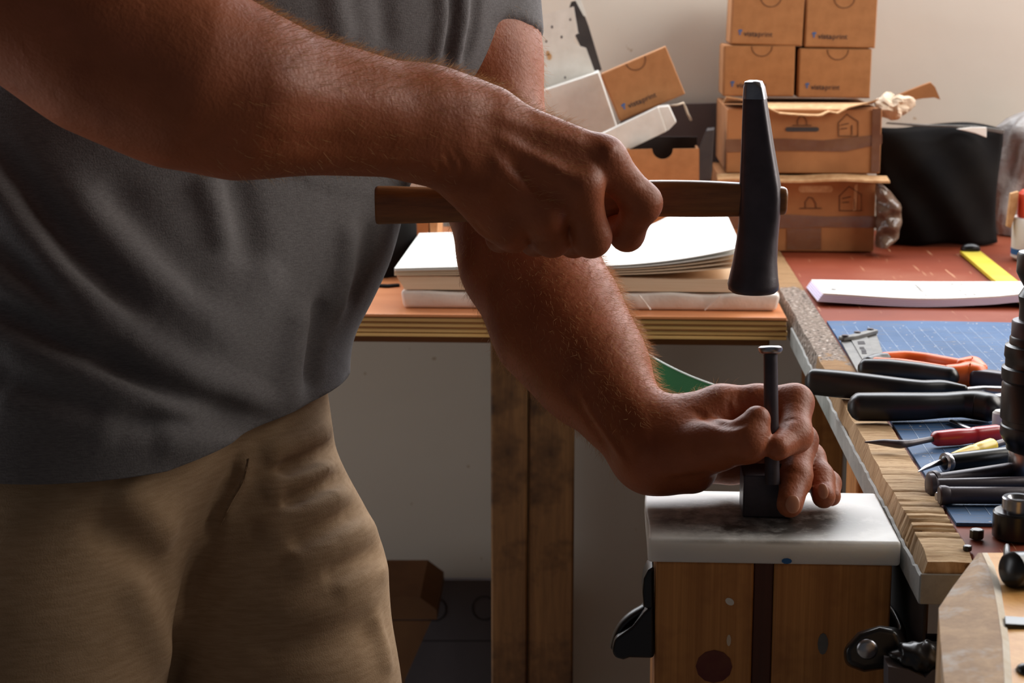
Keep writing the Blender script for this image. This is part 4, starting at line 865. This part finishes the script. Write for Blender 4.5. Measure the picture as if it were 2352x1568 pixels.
def hit(f, x, y, d0=.9, d1=2.2):
    r_ = ray(x, y); d = d0; n_ = np.linalg.norm(r_)
    for _ in range(90):
        v = float(f((CAM + r_*d)[None])[0])
        if v < .0006: break
        d += max(v*.8, .0008)/n_
        if d > d1: break
    return CAM + r_*min(d, d1), d <= d1
def folds(f, specs, n=14):
    out = []
    for pts, amp, w in specs:
        q = dense(np.array(pts, float), n); L = [hit(f, x, y) for x, y in q]; L = [p for p, ok in L if ok]
        if len(L) > 1: out.append(Fold(L, amp, w))
    return out
def chain(pts, k=.015):           # (px, py, depth, radius) -> tapered limb
    return [Prim(W(*a[:3]), W(*b_[:3]), a[3], b_[3], k) for a, b_ in zip(pts[:-1], pts[1:])]

BL = nrm((.72, .70, 0)); BF = nrm((.70, -.72, 0))           # towards the person's left / front
# ---- right arm (holds the hammer)
r_sh = W(470, -420, 1.33)
arm_r = [Prim(r_sh, W(60, -25, 1.115), .060, .050, .03)] + chain([(60, -25, 1.115, .050), (250, 92, 1.125, .0535), (430, 172, 1.135, .0520), (560, 214, 1.148, .0465)], .03)
arm_r += [Prim(W(560, 205, 1.148), W(1000, 262, 1.212), .044, .0268, .02), Prim(W(560, 235, 1.150), W(1000, 322, 1.218), .043, .0255, .02)]
vz = nrm(up)
palm_r = [Prim(W(985, 255, 1.212), W(1120, 270, 1.225), .0262, .0205, .02), Prim(W(985, 322, 1.216), W(1110, 390, 1.228), .0245, .0215, .02),
          Prim(W(1080, 255, 1.225), W(1386, 364, 1.243), .0180, .0140, .012), Prim(W(1080, 300, 1.224), W(1330, 424, 1.234), .020, .0145, .012),
          Prim(W(1080, 350, 1.226), W(1248, 482, 1.238), .0205, .0145, .012), Prim(W(1070, 400, 1.232), W(1165, 512, 1.246), .0185, .0138, .012),
          Prim(W(1120, 360, 1.240), W(1300, 400, 1.252), .020, .016, .015), Prim(W(1072, 425, 1.236), W(1125, 498, 1.250), .0125, .0125, .012)]
fing_r = [chain([(1386, 364, 1.243, .0140), (1474, 466, 1.262, .0128), (1440, 538, 1.290, .0108), (1396, 500, 1.323, .0098)], .008),
          chain([(1330, 424, 1.234, .0145), (1358, 545, 1.255, .0126), (1318, 552, 1.290, .0108), (1296, 490, 1.326, .0095)], .008),
          chain([(1248, 482, 1.238, .0145), (1268, 546, 1.257, .0120), (1230, 550, 1.290, .0104), (1210, 488, 1.324, .0092)], .008),
          chain([(1165, 512, 1.246, .0135), (1180, 540, 1.262, .0105), (1150, 545, 1.290, .0092), (1135, 490, 1.318, .0082)], .008),
          chain([(1090, 285, 1.235, .018), (1190, 365, 1.290, .0155), (1300, 395, 1.325, .0122), (1392, 428, 1.329, .0105)], .01)]
# ---- left arm (holds the punch)
l_sh = W(1035, -350, 1.575)
arm_l = [Prim(l_sh, W(1096, 130, 1.53), .058, .0465, .03)] + chain([(1096, 130, 1.53, .0475), (1160, 440, 1.505, .0445), (1212, 590, 1.465, .0490), (1285, 745, 1.425, .0465), (1362, 855, 1.395, .0375), (1428, 942, 1.368, .0272)], .03)
arm_l += [Prim(W(1430, 930, 1.366), W(1485, 985, 1.350), .0250, .0225, .015), Prim(W(1412, 955, 1.368), W(1478, 1036, 1.350), .0235, .0225, .015)]
palm_l = [Prim(W(1480, 985, 1.348), W(1655, 932, 1.347), .0225, .0132, .014), Prim(W(1480, 1005, 1.356), W(1690, 985, 1.368), .021, .0135, .014),
          Prim(W(1480, 1040, 1.358), W(1690, 1030, 1.375), .021, .0130, .014), Prim(W(1485, 1058, 1.352), W(1680, 1070, 1.372), .020, .0120, .014),
          Prim(W(1500, 1062, 1.338), W(1590, 1075, 1.336), .0200, .0185, .014), Prim(W(1520, 1045, 1.336), W(1648, 1022, 1.308), .0250, .0165, .014),
          Prim(W(1560, 985, 1.336), W(1660, 945, 1.338), .0150, .0120, .014)]
fing_l = [chain([(1640, 1024, 1.309, .0172), (1716, 1012, 1.289, .0142), (1739, 962, 1.2895, .0096)], .010),
          chain([(1655, 930, 1.347, .0136), (1740, 926, 1.340, .0128), (1826, 924, 1.332, .0124), (1826, 1000, 1.306, .0114), (1786, 1028, 1.2855, .0092)], .008),
          chain([(1690, 985, 1.368, .0132), (1838, 1012, 1.340, .0118), (1828, 1098, 1.312, .0106), (1814, 1158, 1.2915, .0094)], .008),
          chain([(1690, 1030, 1.375, .0126), (1858, 1052, 1.352, .0108), (1882, 1098, 1.334, .0098), (1892, 1140, 1.3135, .0086)], .008),
          chain([(1680, 1070, 1.372, .0115), (1862, 1075, 1.366, .0092), (1902, 1110, 1.350, .0082), (1909, 1140, 1.331, .0072)], .008)]
# ---- trunk inside the clothes, neck and head
neck0 = (r_sh + l_sh)/2 + A(0, 0, .035) - BF*.01; neck1 = neck0 + BF*.075 + A(0, 0, .085); hc = neck1 + BF*.035 + A(0, 0, .085)
pel_r, pel_l = W(180, 1030, 1.36), W(455, 985, 1.47); pel = (pel_r+pel_l)/2
chest_c = (r_sh + l_sh)/2 - A(0, 0, .13) + BF*.015
trunk = [Prim(r_sh + BL*.05, l_sh - BL*.05, .058, .058, .05), Prim(chest_c - BL*.07, chest_c + BL*.07, .080, .080, .05), Prim(chest_c - BF*.02, pel + A(0, 0, .10), .085, .08, .06), Prim(pel_r + A(0, 0, .05), pel_l + A(0, 0, .05), .075, .075, .05),
         Prim(neck0, neck1, .056, .052, .03), Prim(hc - A(0, 0, .02), hc + BF*.012 + A(0, 0, .045), .078, .085, .03), Prim(hc + BF*.055 - A(0, 0, .085), hc + BF*.02 - A(0, 0, .03), .038, .058, .03),
         Prim(hc + BF*.088 - A(0, 0, .012), hc + BF*.108 - A(0, 0, .034), .007, .012, .012), Prim(hc + BF*.086 - BL*.02 - A(0, 0, .062), hc + BF*.086 + BL*.02 - A(0, 0, .062), .007, .007, .01)]
for s_ in (-1, 1): trunk += [Prim(hc + BL*.080*s_ - A(0, 0, .035), hc + BL*.086*s_ + A(0, 0, .012), .010, .016, .008), Prim(hc + BF*.082 + BL*.034*s_ + A(0, 0, .018), hc + BF*.082 + BL*.018*s_ + A(0, 0, .014), .009, .009, .01)]
body_folds = []
def f_body(P):
    d = union(P, trunk + arm_r + arm_l)
    dr = union(P, palm_r, d); dl = union(P, palm_l, dr)
    base = dl; out = base.copy()
    for ch in fing_r + fing_l:
        m = np.zeros(len(P), bool)
        for p in ch: m |= ((P - p.c)**2).sum(1) < (p.R - .01)**2
        if m.any(): df = union(P[m], ch); out[m] = np.minimum(out[m], smin(base[m], df, .010))
    for fo in body_folds: fo.apply(P, out)
    return out
bf = folds(f_body, [
    ([(1120, 262), (1230, 292), (1360, 338)], .0016, .0050), ([(1130, 310), (1230, 356), (1318, 410)], .0018, .0048), ([(1120, 350), (1190, 420), (1240, 472)], .0015, .0048), ([(1180, 320), (1290, 365), (1360, 390)], -.0016, .0050),
    ([(1160, 370), (1230, 420), (1290, 455)], -.0016, .0050), ([(1000, 365), (1020, 400), (1008, 418)], -.0012, .0018), ([(1020, 350), (1042, 390), (1035, 420)], -.0012, .0018), ([(1040, 340), (1065, 378), (1062, 415)], -.0010, .0018),
    ([(1085, 505), (1105, 530), (1120, 545)], -.0022, .0018), ([(1240, 545), (1215, 565), (1180, 578)], -.0012, .0022), ([(1430, 430), (1465, 415), (1495, 425)], -.0008, .0020),
    ([(1385, 350), (1400, 345), (1410, 352)], .0020, .0060), ([(600, 190), (760, 225), (950, 245)], .0012, .010), ([(560, 330), (760, 330), (960, 345)], -.0016, .010), ([(880, 380), (960, 372), (1030, 380)], .0012, .006),
    # left arm tendons and hand creases
    ([(1300, 880), (1350, 960), (1400, 1040)], -.0018, .0045), ([(1330, 900), (1385, 985), (1430, 1050)], .0018, .0040), ([(1360, 930), (1400, 990), (1450, 1060)], -.0014, .0035),
    ([(1470, 1090), (1500, 1040), (1500, 990)], -.0014, .0030), ([(1520, 1110), (1580, 1098), (1640, 1085)], -.0014, .0035), ([(1500, 1075), (1560, 1088), (1620, 1075)], .0012, .0030),
    ([(1590, 940), (1640, 968), (1680, 978), (1720, 968)], -.0026, .0030), ([(1680, 900), (1672, 930), (1685, 965)], -.0018, .0020), ([(1700, 895), (1692, 915), (1698, 935)], -.0012, .0018), ([(1720, 893), (1716, 912), (1720, 930)], -.0010, .0016),
    ([(1795, 985), (1800, 965), (1830, 960)], -.0014, .0022), ([(1706, 985), (1704, 1010), (1712, 1040)], -.0012, .0020), ([(1790, 1085), (1815, 1080), (1850, 1088)], -.0010, .0018), ([(1862, 1105), (1880, 1110), (1905, 1100)], -.0012, .0018)])
body_folds = bf
person = empty('person', A(pel[0], pel[1], 0), 'man in grey T-shirt and cream trousers hammering a punch on the white board', 'person')
Vb, Fb = mesh_sdf(f_body, (-.45, .98, .86), (.30, 1.95, 1.95), BODY_H)
body = np_obj('body', Vb, Fb, MT['skin'], person); body['label'] = 'bare tanned arms and hands'
# ---- nails on the two fingers resting on the board, and the thumb
def nail(x, y, d, rx, rz, tilt, par):
    c_ = hit(f_body, x, y, 1.2, 1.4)[0]
    R_ = np.array((Matrix.Rotation(tilt, 3, 'Y') @ Matrix.Rotation(-.45, 3, 'X')))
    add('fingernail', ellipsoid(c_ - A(0, .0003, -.0002), (rx, .0014, rz), 14, 10, R_), MT['nail'], par, smooth=True)
nail(1821, 1158, 1.29, .0052, .0066, .12, body); nail(1890, 1128, 1.31, .0040, .0058, -.15, body)
# ---- hair on the forearms
nrmv = np.zeros((len(body.data.vertices), 3)); body.data.vertices.foreach_get('normal', nrmv.ravel())
nb = np.empty(len(body.data.vertices)*3); body.data.vertices.foreach_get('normal', nb); nb = nb.reshape(-1, 3)
cb = np.empty(len(body.data.vertices)*3); body.data.vertices.foreach_get('co', cb); cb = cb.reshape(-1, 3) + world_loc(person)
def strands(a, b_, rad, count, length, bias=None, rr6=.00008, up_p=None):
    ab = b_ - a; t_ = ((cb - a) @ ab)/(ab @ ab); dist = np.linalg.norm(cb - a - np.clip(t_, 0, 1)[:, None]*ab, axis=1)
    ok = np.nonzero((t_ > 0) & (t_ < 1) & (dist < rad))[0]
    if bias is not None:
        w_ = np.clip(nb[ok] @ nrm(bias) + .35, 0, None)**1.5 + .02; sel = rng.choice(ok, count, p=w_/w_.sum())
    else: sel = rng.choice(ok, count)
    ad = nrm(ab); out = []
    for i in sel:
        p, n_ = cb[i], nb[i]; dv = nrm(ad*1.0 + n_*(.42 + .35*rng.random()) + rng.normal(0, .30, 3)); L_ = length*(.5 + rng.random()); cv = rng.normal(0, .22, 3)
        q = p + rng.normal(0, .0008, 3); pts_ = [q - n_*.0004, q + dv*L_*.4, q + dv*L_*.75 + cv*L_*.18, q + dv*L_ + cv*L_*.45 - n_*L_*.08]; out.append(pts_)
    S_ = np.array(out); m_ = len(S_); V_ = np.zeros((m_, 4, 3, 3)); T_ = np.gradient(S_, axis=1); ref = rng.normal(0, 1, (m_, 1, 3))
    s1 = np.cross(T_, ref); s1 /= np.linalg.norm(s1, axis=2, keepdims=True)+1e-9; s2 = np.cross(T_, s1); s2 /= np.linalg.norm(s2, axis=2, keepdims=True)+1e-9
    taper = np.array([1, .9, .6, .15])*rr6
    for j in range(3): an = 2*math.pi*j/3; V_[:, :, j] = S_ + (s1*math.cos(an) + s2*math.sin(an))*taper[None, :, None]
    V_ = V_.reshape(-1, 3); base_ = np.arange(m_)[:, None]*12; fq = []
    for i in range(3):
        for j in range(3): fq.append(np.stack([base_[:, 0]+i*3+j, base_[:, 0]+i*3+(j+1) % 3, base_[:, 0]+(i+1)*3+(j+1) % 3, base_[:, 0]+(i+1)*3+j], 1))
    return V_, np.vstack(fq)
def join_np(parts):
    V_, F_, n_ = [], [], 0
    for v, f_ in parts: V_.append(v); F_.append(f_ + n_); n_ += len(v)
    return np.vstack(V_), np.vstack(F_)
H_ = [strands(W(540, 190, 1.145), W(1330, 330, 1.23), .075, 5200, .0072, bias=vz - fw*.15), strands(W(480, 190, 1.14), W(1000, 290, 1.21), .08, 700, .006),
      strands(W(1150, 430, 1.50), W(1520, 1000, 1.345), .075, 5200, .0068), strands(W(1250, 690, 1.43), W(1560, 960, 1.345), .07, 2600, .0085, bias=rt + vz*.6), strands(W(1080, 90, 1.53), W(1130, 300, 1.51), .07, 500, .007, bias=rt + vz*.2)]
Vh_, Fh_ = join_np(H_)
hair = np_obj('arm_hair', Vh_, Fh_, MT['arm_hair'], person); hair['kind'] = 'stuff'; hair['label'] = 'fine light brown hair on the forearms'
hv, hf = ellipsoid(hc + A(0, 0, .035) - BF*.012, (.096, .096, .100), 28, 18)
add('head_hair', (hv, hf), MT['head_hair'], person, smooth=True)

hipL, hipR = W(466, 985, 1.465), W(175, 1040, 1.355)
kneeL, kneeR = W(602, 1345, 1.455), W(90, 1400, 1.335)
def down(p, q, z): d_ = q - p; return q + d_*((z - q[2])/d_[2]) * 1.0
mL = A(*W(645, 1620, 1.45)); mR = W(62, 1640, 1.33)
kL = A(mL[0]+.035, mL[1]-.01, .50); kR = A(mR[0]-.015, mR[1], .50); aL = A(kL[0]-.06, kL[1]+.05, .09); aR = A(kR[0]-.07, kR[1]+.02, .09)
TR = [Prim(hipL + A(0, 0, .03), hipR + A(0, 0, .03), .092, .096, .05), Prim(hipL, kneeL, .090, .0905, .04), Prim(kneeL, mL, .0905, .0865, .04), Prim(mL, kL, .0865, .074, .04), Prim(kL, aL, .074, .060, .03),
      Prim(hipR, kneeR, .097, .092, .025), Prim(kneeR, mR, .092, .087, .025), Prim(mR, kR, .087, .074, .03), Prim(kR, aR, .074, .060, .03)]
# ---- T-shirt
def tr(y, x, d, l, ex=0): return W(x, y, d) + BL*l + BF*ex
ctr = [(-300, 735, 1.455), (0, 640, 1.455), (300, 425, 1.455), (510, 362, 1.45), (690, 296, 1.44)]
SH = []
def lane(l, radii, k=.06, tail=None):
    pts_ = [W(x, y, d) + BL*l for y, x, d in ctr]
    if tail is not None: pts_.append(tail); 
    for i in range(len(pts_)-1): SH.append(Prim(pts_[i], pts_[i+1], radii[i], radii[i+1], k))
lane(0, [.115, .116, .116, .118, .116, .110], tail=W(270, 1030, 1.42))
lane(.088, [.090, .098, .090, .099, .098])
lane(-.088, [.090, .108, .108, .108, .106, .104], tail=W(160, 1060, 1.365))
SH += [Prim(pel_r + A(0, 0, .07), pel_l + A(0, 0, .06), .098, .090, .05)]
SH += [Prim(r_sh + BL*.03, l_sh - BL*.03, .072, .070, .05)]
sl_c = W(1185, 76, 1.53); sl_n = nrm(W(1110, 300, 1.52) - W(1090, 0, 1.535)); sr_c = W(330, -285, 1.262); sr_n = nrm(W(60, -25, 1.115) - r_sh)
SLV = [(Prim(r_sh, W(280, -235, 1.235), .074, .066, .04), sr_c, sr_n), (Prim(l_sh, W(1099, 150, 1.53), .066, .0545, .014), sl_c, sl_n), (Prim(l_sh - BL*.02, W(1072, 150, 1.515), .070, .0600, .014), sl_c, sl_n)]
shirt_folds = []
def skirt(P, d):                     # the hem hangs outside the waist of the trousers
    m = P[:, 2] < 1.06
    if m.any():
        z = P[m, 2]; d = d.copy(); d[m] = smin(d[m], union(P[m], TR) - .011 + np.clip(z - .96, 0, 1)*.25, .03)
    return d
def shirt_base(P):
    d = skirt(P, union(P, SH))
    for pr, c_, n_ in SLV:
        m = ((P - pr.c)**2).sum(1) < pr.R**2
        if m.any(): d[m] = smin(d[m], np.maximum(pr.d(P[m]), (P[m] - c_) @ n_), pr.k)
    return d
def f_shirt0(P): return shirt_base(P)
shirt_folds = folds(f_shirt0, [
    ([(-80, 330), (0, 430), (60, 530), (150, 650), (290, 760)], 0.0120, .012), ([(-40, 330), (70, 450), (190, 610), (340, 730)], -0.0105, .012), ([(120, 400), (240, 520), (400, 690), (540, 790)], 0.0075, .016), ([(230, 420), (350, 560), (500, 700)], -0.0053, .016),
    ([(-60, 600), (110, 735), (260, 850)], 0.0075, .012), ([(-60, 672), (120, 772), (300, 862), (450, 922), (640, 968)], -0.0165, .011), ([(-60, 740), (160, 850), (360, 925), (540, 962)], 0.0112, .014),
    ([(120, 690), (300, 808), (480, 895), (650, 945)], 0.0112, .014), ([(280, 962), (430, 970), (580, 974)], -0.0075, .009), ([(460, 395), (490, 470), (510, 580)], 0.0067, .011), ([(530, 400), (565, 520), (580, 620)], -0.0053, .013),
    ([(800, 500), (790, 620), (765, 740)], 0.0060, .010), ([(850, 500), (835, 620), (800, 710)], -0.0045, .009), ([(735, 680), (722, 780), (705, 890)], -0.0105, .008), ([(690, 690), (670, 820), (650, 940)], 0.0067, .013),
    ([(1010, -60), (1015, 40), (1000, 140)], 0.0053, .006), ([(1037, -60), (1040, 40), (1022, 150)], -0.0053, .006), ([(1064, -60), (1062, 40), (1042, 160)], 0.0053, .006), ([(1096, -60), (1088, 50), (1064, 150)], -0.0045, .006), ([(760, -60), (770, 30), (790, 110)], 0.0045, .010), ([(870, -60), (880, 30), (890, 110)], -0.0037, .010),
    ([(350, 1010), (450, 1020), (560, 1005)], 0.0053, .011), ([(-40, 890), (150, 950), (280, 990)], 0.0060, .015), ([(-40, 850), (120, 910), (260, 955)], -0.0053, .012), ([(640, 600), (560, 720), (420, 800)], 0.0045, .018), ([(0, 560), (160, 720), (320, 830)], -0.0060, .010)])
def f_shirt(P):
    d = shirt_base(P)
    for fo in shirt_folds: fo.apply(P, d)
    return d
Vs, Fs = mesh_sdf(f_shirt, (-.55, 1.0, .86), (.30, 1.95, 1.56), CLOTH_H)
HEM = .9375
shirt = np_obj('t_shirt', Vs, Fs, MT['shirt'], person, bisect=[((0, 0, HEM), (0, 0, -1), lambda c_: True), (W(500, 1045, 1.28), (.24, 0, -1), lambda c_: c_[2] < 1.05)])
m_ = shirt.modifiers.new('solid', 'SOLIDIFY'); m_.thickness = .0022; m_.offset = 0
shirt['label'] = 'grey heather T-shirt with loose folds'

# ---- trousers and shoes
def f_tr0(P): return union(P, TR)
tr_folds = folds(f_tr0, [
    ([(600, 1050), (680, 1022), (760, 985)], 0.0126, .009), ([(630, 1085), (710, 1060), (785, 1020)], -0.0115, .008), ([(600, 1140), (700, 1100), (800, 1045)], 0.0126, .009), ([(640, 1160), (720, 1128), (805, 1085)], -0.0115, .008),
    ([(590, 1235), (700, 1180), (820, 1115)], 0.0138, .010), ([(660, 1255), (740, 1215), (830, 1165)], -0.0069, .008), ([(650, 1312), (760, 1258), (860, 1205)], 0.0103, .009), ([(740, 1330), (820, 1295), (880, 1265)], -0.0069, .008), ([(760, 1365), (840, 1325), (900, 1300)], 0.0057, .009),
    ([(545, 1050), (536, 1095), (505, 1143), (490, 1190), (482, 1250)], -0.0069, .005), ([(565, 1050), (556, 1100), (525, 1150), (506, 1200)], 0.0046, .006), ([(482, 1240), (440, 1330), (418, 1390), (402, 1450), (398, 1560)], -0.0092, .007),
    ([(260, 1110), (340, 1180), (400, 1250)], 0.0080, .016), ([(200, 1180), (300, 1260), (390, 1330)], -0.0057, .014), ([(300, 1320), (350, 1430), (385, 1540)], 0.0080, .014), ([(600, 1420), (760, 1400), (880, 1350)], 0.0046, .012), ([(560, 1490), (740, 1480), (900, 1430)], -0.0046, .014), ([(860, 1400), (880, 1470), (890, 1550)], 0.0046, .010)])
def f_tr(P):
    d = union(P, TR)
    for fo in tr_folds: fo.apply(P, d)
    return d
Vt_, Ft_ = mesh_sdf(f_tr, (-.60, 1.0, .0), (.15, 1.75, 1.12), CLOTH_H)
trs = np_obj('trousers', Vt_, Ft_, MT['trousers'], person, bisect=[((0, 0, .985), (0, 0, 1), lambda c_: True), ((0, 0, .045), (0, 0, -1), lambda c_: True)])
m_ = trs.modifiers.new('solid', 'SOLIDIFY'); m_.thickness = .002; m_.offset = -1
trs['label'] = 'loose cream twill trousers with hip creases'
seam = [hit(f_tr, x, y)[0] - A(0, .0004, 0) for x, y in dense(np.array([(572, 1052), (562, 1105), (532, 1152), (508, 1205)], float), 12)]
add('fly_stitching', tube(seam, .0006, 5), MT['trousers'], trs)
for a_ in (aL, aR):
    toe = a_ + BF*.17; f0 = A(a_[0], a_[1], 0)
    secs = []
    for s_, w_, h_ in ((-.07, .020, .05), (-.05, .034, .085), (0, .038, .10), (.06, .042, .075), (.13, .046, .052), (.18, .036, .040), (.205, .014, .026)):
        c_ = f0 + BF*s_; secs.append([c_ + BL*w_*math.cos(t_) + A(0, 0, max(.002, h_*max(0, math.sin(t_)))) for t_ in np.linspace(0, 2*math.pi, 16, endpoint=False)])
    add('shoe', loft(secs), MT['shoe'], person, smooth='auto')
